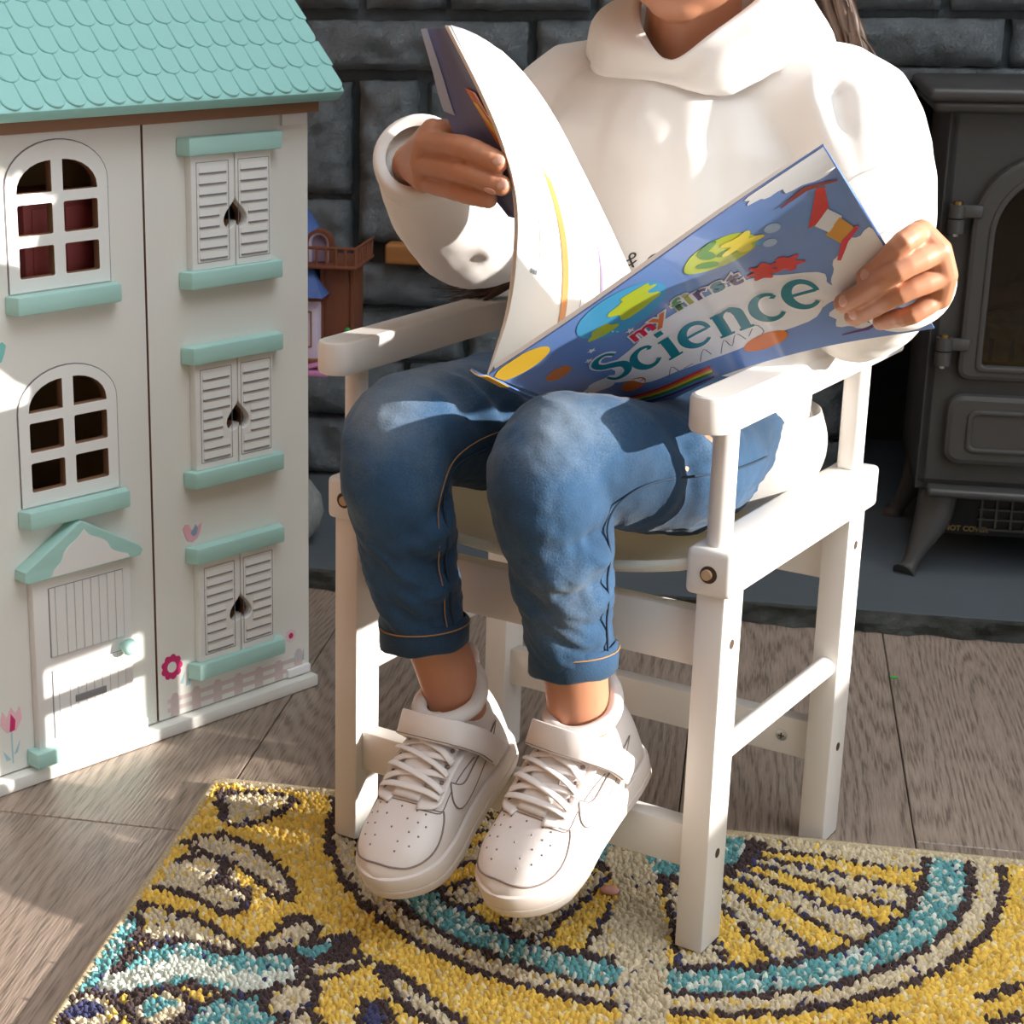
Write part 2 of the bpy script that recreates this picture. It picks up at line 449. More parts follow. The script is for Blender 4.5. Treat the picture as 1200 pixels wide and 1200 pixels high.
# daylight portals in both openings (they only guide the sampling of the sky)
def portal(M, sx, sy):
    l = bpy.data.lights.new('window_portal', 'AREA'); l.shape = 'RECTANGLE'; l.size = sx; l.size_y = sy; l.cycles.is_portal = True
    o = bpy.data.objects.new('window_portal', l); COL.objects.link(o); o.matrix_world = M_WALL @ M
portal(Matrix.Translation((WW + .02, (WN0 + WN1) / 2, (WZ0 + WZ1) / 2)) @ Matrix.Rotation(PI / 2, 4, 'Z') @ Matrix.Rotation(PI / 2, 4, 'X') @ Matrix.Rotation(PI, 4, 'Y'), WN1 - WN0, WZ1 - WZ0)
portal(Matrix.Translation(((SK[0] + SK[1]) / 2, (SK[2] + SK[3]) / 2, 2.51)), SK[1] - SK[0], SK[3] - SK[2])
# ================================================================== CHAIR
m_white = mat('white_chair_paint', '#ece7e2', .38, bump=.05, bscale=60)
m_canvas = mat('cream_canvas', '#e9e2cf', .85, bump=.4, bscale=900, bdist=.0006)
m_steel = mat('zinc_steel', '#d5d8dc', .35, metal=1.0)
m_hole = mat('dark_bolt_hole', '#4a372b', .8)
m_dowel = mat('bare_wood_dowel', '#c9a985', .6)
chair = thing('childs_armchair', 'small white painted wooden armchair the child sits on, canvas seat', 'chair', M_CHAIR)
CW, CD, LW, LD, RZ0, RZ1 = .3265, .2672, .0217, .0328, .282, .316
for x0 in (0, CW - LW):
    for y0 in (0, CD - LD):
        zb = .010 if y0 == 0 else .0005
        obj('leg', B(x0, x0 + LW, y0, y0 + LD, zb, RZ0 + .002, .0022), m_white, chair)
for x0 in (-.005, CW + .005 - .034):
    obj('side_rail', B(x0, x0 + .034, -.004, CD + .012, RZ0, RZ1, .0045, 3), m_white, chair)
def xbar(name, x0, x1, y0, y1, z0, z1): return obj(name, B(x0, x1, y0, y1, z0, z1, .002), m_white, chair)
xbar('front_stretcher', LW - .001, CW - LW + .001, .008, .026, .070, .1035)
xbar('front_apron', LW - .001, CW - LW + .001, .012, .027, .2235, .265)
xbar('rear_stretcher', LW - .001, CW - LW + .001, CD - .024, CD - .008, .067, .101)
xbar('rear_apron', LW - .001, CW - LW + .001, CD - .024, CD - .008, .225, .285)
for x in (.0108, CW - .0108):
    obj('side_dowel', T([(x, .03, .155), (x, CD - .03, .155)], .0085, n=18), m_white, chair, 50)
for x in (.012, CW - .012):
    obj('arm_post', T([(x, .012, RZ1 - .002), (x, .012, .402)], .0088, n=20), m_white, chair, 50)
    obj('arm_post', B(x - .0088, x + .0088, CD - .02, CD - .002, RZ1 - .002, .402, .005, 3), m_white, chair, 50)
    out = arc(x, -.012, .0155, .0155, 180, 360, 14) + [(x + .0155, CD + .045), (x + .012, CD + .05), (x - .012, CD + .05), (x - .0155, CD + .045)]
    me = curve_mesh([out], .0255, .003)
    map_mesh(me, lambda c: np.c_[c[:, 0], c[:, 1], c[:, 2] + .4135])
    link('armrest', flip(me), m_white, chair, 40)
# canvas slung between the rails, hems wrapped on a dowel in each rail
bm = bmesh.new(); NXs, NYs = 24, 20; top = []
for j in range(NYs + 1):
    row = []
    for i in range(NXs + 1):
        u, v = i / NXs, j / NYs
        x = .026 + (CW - .052) * u; y = .004 + (CD - .01) * v
        sag = .020 * math.sin(PI * u) ** .8
        row.append(bm.verts.new((x, y, .303 - sag + .0015 * math.sin(9 * u + 5 * v))))
    top.append(row)
for j in range(NYs):
    for i in range(NXs): bm.faces.new((top[j][i], top[j][i + 1], top[j + 1][i + 1], top[j + 1][i]))
ret = bmesh.ops.solidify(bm, geom=bm.faces[:], thickness=.0022)
seat = obj('seat', bm, m_canvas, chair, 60)
hem = [(.026 + (CW - .052) * t, .003, .3025 - .020 * math.sin(PI * t) ** .8) for t in np.linspace(0, 1, 25)]
obj('seat_hem', T(hem, [(.0042, .003)] * 25, n=8), m_canvas, seat, 60)
for x in (.0115, CW - .0115):
    obj('socket', T([(x, -.0044, .2985), (x, .006, .2985)], .0062, n=20), m_hole, chair, 40)
    obj('dowel_end', T([(x + (.001 if x < .1 else -.001), -.0062, .2985), (x, .004, .2985)], .0038, n=16), m_dowel, chair, 40)
for x in (.045, CW - .045):
    for z in (.084, .245):
        bm = bmesh.new(); Mx = Matrix.Translation((x, CD - .0242, z)) @ Matrix.Rotation(PI / 2, 4, 'X')
        lathe(bm, [(.0048, 0), (.0046, .0008), (.003, .0016), (.0005, .0018)], 16, Mx)
        s = obj('screw', bm, m_steel, chair, 40)
        bm = bmesh.new(); box(bm, x - .0026, x + .0026, CD - .0262, CD - .0256, z - .0005, z + .0005); box(bm, x - .0005, x + .0005, CD - .0262, CD - .0256, z - .0026, z + .0026)
        obj('cross_slot', bm, m_hole, s)
for (x, sg) in ((CW, 1), (0, -1)):
    for y, z in ((LD / 2, .2445), (LD / 2, .0845), (CD - LD / 2, .2555), (CD - LD / 2, .0825)):
        obj('bolt_hole', T([(x - sg * .002, y, z), (x + sg * .0003, y, z)], .0036, n=14), m_hole, chair, 40)

# ================================================================== DOLL'S HOUSE
m_hw = mat('house_white', '#eceae3', .42, bump=.06, bscale=300)
m_hw2 = mat('house_white_trim', '#f0eeea', .42)
m_teal = mat('mint_stained_wood', '#b4dfd6', .5, var=.10, scale=9, stretch=(1, 1, 9))
m_roof = mat('mint_roof', '#a0d6d0', .40, bump=.05, bscale=200)
m_mdf = mat('mdf_edge', '#8a6247', .7)
m_int = mat('brown_interior', '#b2966a', .6, var=.15, scale=15)
m_gline = mat('grey_print', '#807f86', .6)
m_glined = mat('dark_grey_print', '#77757b', .6)
m_pinkfence = mat('faded_pink_print', '#d9c6c4', .6)
m_magenta = mat('magenta_print', '#d22d72', .6)
m_pale = mat('pale_pink_print', '#f3c3cb', .6)
m_bluep = mat('pale_blue_print', '#a9cfd6', .6)
m_rosebird = mat('rose_bird_print', '#efb3c0', .6)
m_slateblue = mat('slate_blue_print', '#93a9c4', .6)
m_tealprint = mat('teal_bird_print', '#86cfc6', .6)
m_catch = mat('white_metal_catch', '#fbfbfc', .3, spec=.8)
house = thing('dollhouse', 'tall white dollhouse with mint scalloped roof, shuttered windows and front door', 'dollhouse', M_HOUSE)

def plate(name, loops, y, t, m, parent, bevel=0.0, side=None, smooth=30):
    """vertical plate in house coordinates: outline (s, z), front face at depth y, thickness t"""
    me = curve_mesh(loops, t, bevel)
    map_mesh(me, lambda c: np.c_[c[:, 0], y + t / 2 - c[:, 2], c[:, 1]])
    flip(me)
    o = link(name, me, m, parent, smooth)
    if side is not None:
        me.materials.append(side)
        for p in me.polygons:
            if abs(p.normal.y) < .5: p.material_index = 1
    return o

PY = .012                                             # front face of the door panels
def window_loops(sc, z0, zspring, rx, rz):
    """pane openings of an arched six-pane window: centre sc, bottom z0"""
    hw, mid = .0402, .0058
    L = []
    for (a, b_) in ((-hw, -mid), (mid, hw)):
        for (q0, q1) in ((0.0, .0252), (.0348, .060)):
            L.append(rrect(sc + a, sc + b_, z0 + q0, z0 + q1, .0015, 2))
    zb = z0 + .0692
    L.append([(sc - mid, zb), (sc - mid, zb + .0255)] + [(sc - mid - (hw - mid) * math.sin(t), zb + .0015 + .024 * math.cos(t)) for t in np.linspace(.15, PI / 2, 7)] + [(sc - hw, zb)])
    L.append([(sc + mid, zb), (sc + hw, zb)] + [(sc + mid + (hw - mid) * math.sin(t), zb + .0015 + .024 * math.cos(t)) for t in np.linspace(PI / 2, .15, 7)] + [(sc + mid, zb + .0255)])
    return L
SW = -.2815
WIN = [(SW - .0015, .4460, .4345, .5215), (SW + .0005, .2630, .2505, .333)]       # centre, first pane, bottom, springing
def arch(sc, z0, zs, hw, rise): return [(sc - hw, z0), (sc + hw, z0)] + [(sc + hw * math.cos(t), zs + rise * math.sin(t)) for t in np.linspace(0, PI, 19)]
def spade(sc, zb, k=1.0):
    """heart cut-out hung upside down, point up"""
    pts = []
    for t in np.linspace(0, 2 * PI, 29)[:-1]:
        x = 16 * math.sin(t) ** 3; y = 13 * math.cos(t) - 5 * math.cos(2 * t) - 2 * math.cos(3 * t) - math.cos(4 * t)
        pts.append((sc + x / 32 * .0275 * k, zb + (12 - y) / 29 * .0285 * k))
    return pts
SHC = -.0975
SHUT = [(.4340, .5345, .4675), (.2505, .3498, .2815), (.0632, .1617, .0937)]       # shutter bottom, top, heart bottom
plinth = obj('plinth', B(-.402, .0, .0, .272, .0005, .0125, .0015), m_hw, house)
plate('front_panel', [rrect(-.1925, -.0018, .0137, .5640, .001, 1)] + [spade(SHC, z) for _, _, z in SHUT], PY, .009, m_hw, house, .0006, m_mdf)
lp = [rrect(-.384, -.1945, .0137, .5645, .001, 1)]
for sc, zp, zb, zs in WIN: lp.append(arch(sc, zb + .006, zs, .046, .030))
plate('front_panel', lp, PY, .009, m_hw, house, .0006, m_mdf)
# carcass
obj('side_wall', B(-.009, -.0022, .0225, .265, .0125, .5645), m_hw, house)
obj('side_wall', B(-.400, -.392, .0225, .265, .0125, .5645), m_hw, house)
obj('rear_wall', B(-.392, -.009, .258, .265, .0125, .5645), m_int, house)
for z in (.0125, .197, .386): obj('storey_floor', B(-.392, -.009, .0225, .258, z, z + .006), m_int, house)
obj('partition', B(-.196, -.191, .0225, .258, .0185, .5645), m_int, house)
obj('ceiling_board', B(-.404, -.0045, -.006, .272, .5652, .5785), m_mdf, house)
# roof
RA = math.radians(48)
def roof_M(backside=False):
    c, s = math.cos(RA), math.sin(RA)
    M = Matrix(((1, 0, 0, 0), (0, c, -s, -.022), (0, s, c, .586), (0, 0, 0, 1)))
    if backside: M = Matrix.Translation((0, .274, 0)) @ Matrix.Scale(-1, 4, (0, 1, 0)) @ M
    return M
bm = bmesh.new(); box(bm, -.424, .0125, -.0035, .238, -.014, 0, .003, 2, roof_M())
roof = obj('roof', bm, m_roof, house)
bm = bmesh.new(); box(bm, -.424, .0125, -.0035, .238, -.014, 0, .003, 2, roof_M(True)); bmesh.ops.recalc_face_normals(bm, faces=bm.faces[:])
obj('rear_roof', bm, m_roof, house)
bm = bmesh.new(); me = None
for s in (-.398, -.012):
    vs = [bm.verts.new(p) for p in ((s, .0, .572), (s, .272, .572), (s, .137, .740))]; bm.faces.new(vs)
    vs2 = [bm.verts.new((v.co.x + .007, v.co.y, v.co.z)) for v in vs]; bm.faces.new(vs2[::-1])
    for k in range(3): bm.faces.new((vs[k], vs2[k], vs2[(k + 1) % 3], vs[(k + 1) % 3]))
obj('gable_wall', bm, m_hw, house)
TW, TP = .0203, .0266
def shingle_mesh(clip=1.0):
    bm = bmesh.new(); h = TW / 2 - .00045
    pts = [(-h, TP * 1.05), (-h, h * .95)] + [(-h * math.cos(t), h * .95 - h * .95 * math.sin(t)) for t in np.linspace(0, PI, 11)[1:-1]] + [(h, h * .95), (h, TP * 1.05)]
    if clip < 1: pts = [(min(x, -h + 2 * h * clip), y) for x, y in pts]
    def zt(y): return .0021 - .0014 * y / TP
    f = [bm.verts.new((x * .94, y + .0005, zt(y) + .0)) for x, y in pts]
    g = [bm.verts.new((x, y, zt(y) - .0006)) for x, y in pts]
    k0 = [bm.verts.new((x, y, -.0004)) for x, y in pts]
    bm.faces.new(f)
    n = len(pts)
    for a, c in ((f, g), (g, k0)):
        for i in range(n): bm.faces.new((a[i], c[i], c[(i + 1) % n], a[(i + 1) % n]))
    bmesh.ops.recalc_face_normals(bm, faces=bm.faces[:])
    me = bpy.data.meshes.new('shingle'); bm.to_mesh(me); bm.free(); me.materials.append(m_roof)
    me.shade_smooth(); me.set_sharp_from_angle(angle=math.radians(25))
    return me
me_sh = shingle_mesh()
me_half = shingle_mesh(.52)
for r_ in range(9):
    for c_ in range(22):
        s = .0125 - TW / 2 - c_ * TW - (TW / 2 if r_ % 2 else 0)
        if s < -.424: continue
        o = bpy.data.objects.new('shingle', me_sh); COL.objects.link(o); o.parent = roof
        o.matrix_local = roof_M() @ Matrix.Translation((s, -.0015 + r_ * TP, .0))
    if r_ % 2:
        o = bpy.data.objects.new('shingle', me_half); COL.objects.link(o); o.parent = roof
        o.matrix_local = roof_M() @ Matrix.Translation((.0125, -.0015 + r_ * TP, .0))

def sill(s0, s1, z0, z1, y0=None, dep=.014, chamfer=.004):
    bm = bmesh.new(); y1 = PY; yf = PY - dep
    box(bm, s0, s1, yf, y1, z0, z1, .0016, 2)
    for v in bm.verts:
        if v.co.y < yf + .002:
            v.co.x += chamfer * (1 if v.co.x < (s0 + s1) / 2 else -1)
    return bm
# arched windows
for (sc, zp, zb, zs) in WIN:
    f = plate('arched_window', [arch(sc, zb, zs, .0512, .0355)] + window_loops(sc, zp, zs, 0, 0), PY - .0012, .0085, m_hw2, house, .0004, m_mdf)
    ol = arch(sc, zb, zs, .0520, .0363); il = arch(sc, zb, zs, .0508, .0351)
    plate('window_outline', [ol, il], PY - .0006, .0006, m_glined, f)
    obj('window_sill', sill(sc - .056, sc + .0575, zb - .0165, zb - .0008), m_teal, f)
# shuttered windows
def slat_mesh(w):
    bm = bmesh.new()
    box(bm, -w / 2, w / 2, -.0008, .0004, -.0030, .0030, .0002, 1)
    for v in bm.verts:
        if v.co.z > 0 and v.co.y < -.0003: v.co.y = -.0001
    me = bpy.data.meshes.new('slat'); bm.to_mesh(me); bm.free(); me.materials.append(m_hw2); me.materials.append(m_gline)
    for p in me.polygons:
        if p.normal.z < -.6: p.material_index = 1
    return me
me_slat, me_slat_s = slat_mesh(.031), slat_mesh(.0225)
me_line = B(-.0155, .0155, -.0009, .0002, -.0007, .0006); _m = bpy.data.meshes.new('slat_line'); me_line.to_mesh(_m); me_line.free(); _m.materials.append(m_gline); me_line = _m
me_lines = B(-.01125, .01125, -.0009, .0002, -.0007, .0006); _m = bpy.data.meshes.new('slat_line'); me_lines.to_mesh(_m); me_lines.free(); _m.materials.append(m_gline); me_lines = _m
for (z0, z1, zh) in SHUT:
    hp = spade(SHC, zh)
    obj('window_lintel', sill(-.1570, -.0412, z1 + .0002, z1 + .0160), m_teal, house)
    obj('window_sill', sill(-.1570, -.0412, z0 - .0160, z0 - .0002), m_teal, house)
    for side in (-1, 1):
        sa, sb = (-.1475, SHC - .0006) if side < 0 else (SHC + .0006, -.0552)
        half = [p for p in hp if (p[0] - SHC) * side > -1e-6]
        half.sort(key=lambda p: 0)
        # notch: walk the heart from its bottom cleft to its point on this side
        tt = np.linspace(0, PI, 15)
        nt_ = []
        for t in tt:
            x = 16 * math.sin(t) ** 3; y = 13 * math.cos(t) - 5 * math.cos(2 * t) - 2 * math.cos(3 * t) - math.cos(4 * t)
            nt_.append((SHC + side * max(x / 32 * .0275, .0006), zh + (12 - y) / 29 * .0285))
        if side < 0: loop = [(sa, z0), (sb, z0)] + nt_ + [(sb, z1), (sa, z1)]
        else: loop = [(sb, z0), (sb, z1), (sa, z1)] + nt_[::-1] + [(sa, z0)]
        sh = plate('shutter', [loop], PY - .0085, .0085, m_hw2, house, .0005)
        mid = (sa + sb) / 2 + side * .0005; hw = .0185
        plate('shutter_border', [rrect(mid - hw, mid + hw, z0 + .006, z1 - .006, .0005, 1), rrect(mid - hw + .0005, mid + hw - .0005, z0 + .0065, z1 - .0065, .0005, 1)], PY - .0087, .0003, m_gline, sh)
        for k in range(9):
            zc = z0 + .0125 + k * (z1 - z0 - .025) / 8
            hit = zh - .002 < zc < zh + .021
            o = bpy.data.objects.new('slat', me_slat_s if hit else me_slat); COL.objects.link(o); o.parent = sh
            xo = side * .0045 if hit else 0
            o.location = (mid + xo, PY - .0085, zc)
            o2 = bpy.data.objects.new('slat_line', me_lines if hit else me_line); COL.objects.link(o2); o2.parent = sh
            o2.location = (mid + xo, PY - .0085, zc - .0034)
# front door
door = obj('door', B(-.3315, -.2270, PY - .009, PY, .0282, .1868, .0012), mat('door_white', '#f0ece8', .42), house)
for (za, zc) in ((.1134, .1774), (.0370, .1008)):
    obj('board_gap', B(-.3160, -.2358, PY - .0094, PY - .0085, za, zc), m_gline, door)
    xs = np.linspace(-.3155, -.2363, 10); xs[1] = xs[0] + .006
    for a, c in zip(xs, xs[1:]): obj('board', B(a + .0003, c - .0003, PY - .0103, PY - .0088, za + .0005, zc - .0005, .0002, 1), m_hw2, door)
obj('letter_slot', B(-.2926, -.2588, PY - .0111, PY - .0095, .0655, .0722, .0005), mat('grey_letter_slot', '#8c898c', .5), door)
bm = bmesh.new(); lathe(bm, [(.0028, 0), (.0026, .004), (.0066, .006), (.0080, .0105), (.0066, .0145), (.003, .0162), (.0003, .0166)], 20, Matrix.Translation((-.2385, PY - .009, .1062)) @ Matrix.Rotation(PI / 2, 4, 'X'))
obj('door_knob', bm, m_teal, door, 60)
gab = plate('door_canopy', [[(-.3435, .1905), (-.3390, .1880), (-.2200, .1880), (-.2165, .1935), (-.2195, .1975), (-.2785, .2315), (-.2825, .2330), (-.2870, .2315), (-.3425, .1990)]], PY - .016, .016, m_teal, house, .0012)
ped = [(-.3165, .1895), (-.2325, .1895)] + smooth_path([(-.2325, .1895), (-.2350, .1935), (-.2420, .1960), (-.2520, .2015), (-.2570, .2095), (-.2660, .2150), (-.2745, .2190), (-.2805, .2255)], 3)[1:] + smooth_path([(-.2805, .2255), (-.2870, .2190), (-.2950, .2150), (-.3020, .2090), (-.3060, .2010), (-.3130, .1955), (-.3165, .1895)], 3)[1:-1]
plate('pediment', [[tuple(p) for p in ped]], PY - .0166, .0008, m_hw2, gab)
obj('doorstep', B(-.3400, -.2180, PY - .018, PY, .0165, .0310, .0015), m_teal, house)
# metal catches, printed decorations
obj('catch_plate', B(-.0362, -.0066, PY - .0040, PY + .0005, .5536, .5649, .0006), m_catch, house)
obj('catch_plate', B(-.0322, -.0031, PY - .0040, PY + .0005, .0145, .0225, .0006), m_catch, house)
def decal(name, loops, m, y=PY - .0002, parent=house): return plate(name, loops, y, .0003, m, parent)
def circ(x, z, r, n=14): return [(x + r * math.cos(2 * PI * i / n), z + r * math.sin(2 * PI * i / n)) for i in range(n)]
fence = None
pk = []
for k in range(7):
    a = -.1785 + k * .0262
    zt = .0375 - .0005 * k
    if k == 6: zt += .006
    pk.append([(a, .0145), (a + .0105, .0145), (a + .0105, zt - .004), (a + .0075, zt), (a + .003, zt), (a, zt - .004)])
fence = decal('printed_fence', pk[:1], m_pinkfence)
for q in pk[1:]: decal('picket', [q], m_pinkfence, parent=fence)
for za in (.0195, .0285): decal('fence_rail', [[(-.182, za), (-.012, za), (-.012, za + .0042), (-.182, za + .0042)]], m_pinkfence, PY - .00025, fence)
def flower(x, z, r, m1, m2, petals=9):
    pts = []
    for i in range(petals * 8):
        t = 2 * PI * i / (petals * 8); q = r * (.84 + .16 * abs(math.cos(petals * t / 2)))
        pts.append((x + q * math.cos(t), z + q * math.sin(t)))
    f = decal('printed_flower', [pts], m1, PY - .0003)
    decal('flower_eye', [circ(x, z, r * .42)], m2, PY - .0005, f); return f
f1 = flower(-.1758, .0642, .0128, m_magenta, m_hw2)
decal('leaf', [[(-.166, .045), (-.160, .056), (-.1625, .044)], [(-.160, .041), (-.153, .052), (-.155, .041)]], m_bluep, PY - .0004, f1)
f2 = flower(-.0262, .0570, .0072, mat('faint_pink_print', '#efd6da', .6), m_magenta, 8)
decal('leaf', [[(-.022, .030), (-.016, .041), (-.018, .030)], [(-.012, .027), (-.009, .039), (-.009, .027)]], m_bluep, PY - .0004, f2)
bird = [(-.1590, .1960), (-.1555, .1995), (-.1520, .1985), (-.1490, .1930), (-.1440, .1925), (-.1400, .1960), (-.1365, .1975), (-.1385, .1900), (-.1420, .1835), (-.1480, .1805), (-.1540, .1830), (-.1570, .1890)]
bd = decal('printed_bird', [bird], m_rosebird, PY - .0003)
decal('wing', [[(-.1500, .1900), (-.1460, .1945), (-.1440, .1975), (-.1415, .1935), (-.1430, .1880), (-.1470, .1865)]], m_slateblue, PY - .0005, bd)
bd2 = decal('printed_bird', [[(x * -1 - .4995 + .0005, z + .197) for x, z in bird]], m_tealprint, PY - .0003)
decal('wing', [[(-.3560, .3870), (-.3520, .3890), (-.3500, .3850), (-.3540, .3830)]], mat('blue_wing_print', '#6f95b8', .6), PY - .0005, bd2)
tul = decal('printed_tulip', [[(-.366, .061), (-.363, .073), (-.3585, .066), (-.354, .075), (-.3495, .068), (-.345, .074), (-.343, .062), (-.349, .052), (-.359, .052)]], m_pale, PY - .0003)
decal('petal', [[(-.3565, .052), (-.3545, .069), (-.350, .062), (-.351, .053)]], m_magenta, PY - .0005, tul)
decal('stem', [[(-.3550, .022), (-.3538, .022), (-.3538, .052), (-.3550, .052)], [(-.353, .030), (-.346, .042), (-.349, .031)], [(-.356, .026), (-.364, .036), (-.361, .026)]], m_bluep, PY - .0003, tul)
# a cupboard standing on the top storey floor, seen red through the upper window
cup = thing('toy_cupboard', 'dark red toy cupboard seen through the upper arched window of the dollhouse', 'toy cupboard', M_HOUSE @ Matrix.Translation((-.265, .065, .392)))
m_red = mat('dark_red_toy', '#a34a46', .55)
obj('body', B(-.03, .05, -.02, .05, .0005, .115, .002), m_red, cup)
obj('door_panel', B(-.022, .006, -.0215, -.0195, .01, .105, .001), m_red, cup); obj('door_panel', B(.012, .042, -.0215, -.0195, .01, .105, .001), m_red, cup)
# ================================================================== STOVE
m_iron = mat('black_cast_iron', '#3d3c3b', .48, var=.08, scale=40, bump=.08, bscale=400)
m_iron2 = mat('black_iron_satin', '#454443', .38)
m_blackp = mat('black_plastic', '#161616', .6)
m_brass = mat('brass_pin', '#a08858', .3, metal=1.0)
m_log = mat('ceramic_log', '#6b4e37', .8, var=.5, scale=30)
m_ember = mat('ember_bed', '#8a8468', .8, var=.6, scale=60, bump=1, bscale=80, bdist=.004)
stove = thing('stove', 'black cast iron effect stove with arched glass door in the fireplace', 'stove', M_WALL @ Matrix.Translation((.375, 2.22, .022)))
S0 = (.375, 2.22, .022)
def sv(bm): bmesh.ops.translate(bm, vec=(-S0[0], -S0[1], -S0[2]), verts=bm.verts[:]); return bm
def so(name, bm, m, parent=None, smooth=35): return obj(name, sv(bm), m, parent or stove, smooth)
FN = 2.108
W0, W1 = .194, .556
bm = bmesh.new()
box(bm, W0, W0 + .012, FN, 2.33, .120, .545, .002); box(bm, W1 - .012, W1, FN, 2.33, .120, .545, .002)
box(bm, W0, W1, 2.31, 2.33, .120, .545, .002); box(bm, W0, W1, FN, 2.33, .120, .135, .002)
so('body', bm, m_iron)
def vplate(name, loops, n, t, m, parent, bevel=0.0, smooth=40):
    me = curve_mesh(loops, t, bevel)
    map_mesh(me, lambda c: np.c_[c[:, 0] - S0[0], n + t / 2 - c[:, 2] - S0[1], c[:, 1] - S0[2]])
    return link(name, flip(me), m, parent, smooth)
def archw(x0, x1, z0, z1, rt, rb): return arc(x1 - rt, z1 - rt, rt, rt, 0, 90, 10) + arc(x0 + rt, z1 - rt, rt, rt, 90, 180, 10) + arc(x0 + rb, z0 + rb, rb, rb, 180, 270, 5) + arc(x1 - rb, z0 + rb, rb, rb, 270, 360, 5)
vplate('front', [rrect(W0, W1, .121, .545, .001, 1), archw(.250, .500, .270, .482, .07, .006)], FN, .010, m_iron, stove, .001)
bm = bmesh.new(); box(bm, .168, .582, 2.078, 2.35, .553, .568, .006, 3); box(bm, .174, .576, 2.084, 2.345, .541, .556, .008, 4)
so('top_plate', bm, m_iron2)
dr = vplate('door', [archw(.2255, .5245, .2505, .5005, .080, .014), archw(.2500, .5000, .268, .480, .068, .005)], FN - .013, .014, m_iron2, stove, .006)
vplate('glass_frame', [archw(.2440, .5060, .261, .486, .074, .008), archw(.2505, .4995, .2675, .4795, .068, .005)], FN - .015, .006, m_iron2, dr, .002)
mg = bpy.data.materials.new('stove_glass'); mg.use_nodes = True
nt = mg.node_tree; tr = nt.nodes.new('ShaderNodeBsdfTransparent'); gl = nt.nodes.new('ShaderNodeBsdfGlossy'); mx = nt.nodes.new('ShaderNodeMixShader'); fr = nt.nodes.new('ShaderNodeFresnel')
tr.inputs[0].default_value = (.72, .68, .6, 1); gl.inputs['Roughness'].default_value = .05; fr.inputs[0].default_value = 1.5
nt.links.new(fr.outputs[0], mx.inputs[0]); nt.links.new(tr.outputs[0], mx.inputs[1]); nt.links.new(gl.outputs[0], mx.inputs[2]); nt.links.new(mx.outputs[0], nt.nodes['Material Output'].inputs[0])
vplate('pane', [archw(.2490, .5010, .267, .481, .068, .005)], FN - .006, .002, mg, dr)
so('firebox_back', B(.215, .535, 2.235, 2.245, .20, .53), mat('firebox_brick', '#4a4236', .85, var=.35, scale=18))
bm = bmesh.new(); box(bm, .215, .535, 2.125, 2.235, .215, .305)
bmesh.ops.subdivide_edges(bm, edges=bm.edges[:], cuts=9, use_grid_fill=True)
for v in bm.verts:
    if v.co.z > .30: v.co.z += .012 * noise.noise(v.co * 60) + (v.co.y - 2.125) * .25
so('ember_bed', bm, m_ember, None, 180)
for (x0, x1, y0, y1, z0, z1, rr) in ((.235, .40, 2.16, 2.18, .325, .345, .016), (.30, .46, 2.20, 2.17, .345, .332, .014), (.37, .51, 2.15, 2.19, .322, .35, .013)):
    so('ceramic_log', T([(x0, y0, z0), ((x0 + x1) / 2, (y0 + y1) / 2 + .01, (z0 + z1) / 2 + .006), (x1, y1, z1)], [rr * .8, rr, rr * .85], n=10, round_ends=True), m_log)
for k in range(11):
    x = .262 + k * .0226
    so('grate_bar', T([(x, 2.122, .255), (x, 2.120, .292)], .0028, n=8, round_ends=True), m_iron2)
for z in (.429, .283):
    h = so('hinge', T([(.2095, FN - .012, z - .016), (.2095, FN - .012, z - .0008)], .0088, n=18), m_iron2)
    so('knuckle', T([(.2095, FN - .012, z + .0008), (.2095, FN - .012, z + .015)], .0088, n=18), m_iron2, h)
    so('hinge_arm', B(.2095, .236, FN - .016, FN - .007, z + .001, z + .0145, .002), m_iron2, h)
    so('hinge_pin', T([(.2095, FN - .012, z + .015), (.2095, FN - .012, z + .0185)], .0052, n=14, round_ends=False), m_brass, h)
    so('pin_tip', T([(.2095, FN - .012, z - .0195), (.2095, FN - .012, z - .016)], .0028, n=10), m_steel, h)
    h.parent = stove
lp = vplate('ash_panel', [rrect(.2190, .5310, .1535, .2350, .018, 5)], FN - .012, .013, m_iron2, stove, .007)
vplate('panel_bead', [rrect(.2420, .5080, .1690, .2180, .009, 5), rrect(.2475, .5025, .1745, .2125, .006, 5)], FN - .0155, .005, m_iron2, lp, .0018)
so('ledge', B(.206, .580, FN - .024, FN + .01, .117, .1275, .0045, 3), m_iron2)
for sx in (0, 1):
    for sy in (0, 1):
        fx = lambda a: a if not sx else .75 - a
        fy = lambda a: a if not sy else 4.43 - a
        pts = smooth_path([(fx(.222), fy(2.118), .119), (fx(.217), fy(2.113), .085), (fx(.204), fy(2.105), .052), (fx(.197), fy(2.100), .034), (fx(.193), fy(2.098), .0255)], 4)
        rr = smooth_path([(.022, .014), (.020, .013), (.012, .010), (.0095, .009), (.0125, .0115)], 4)
        so('leg', T([tuple(q) for q in pts] + [(fx(.190), fy(2.094), .0225)], [tuple(q) for q in rr] + [(.014, .0135)], n=12, up=(1, 0, 0)), m_iron2, None, 60)
so('fan_heater_box', B(.232, .52, 2.145, 2.30, .058, .122, .002), m_blackp)
bm = bmesh.new()
for k in range(14): box(bm, .272 + k * .0165, .2745 + k * .0165, 2.141, 2.146, .066, .112)
for z in (.066, .078, .09, .108): box(bm, .270, .50, 2.1405, 2.1445, z, z + .0022)
so('vent_grille', bm, mat('grille_metal', '#4a4844', .4))
me = text_mesh('DO NOT COVER', .0085, .0003, .0003)
map_mesh(me, lambda c: np.c_[c[:, 0] + .2395 + .011 - S0[0] + .0, 2.1443 - c[:, 2] - S0[1], c[:, 1] + .0655 - S0[2]])
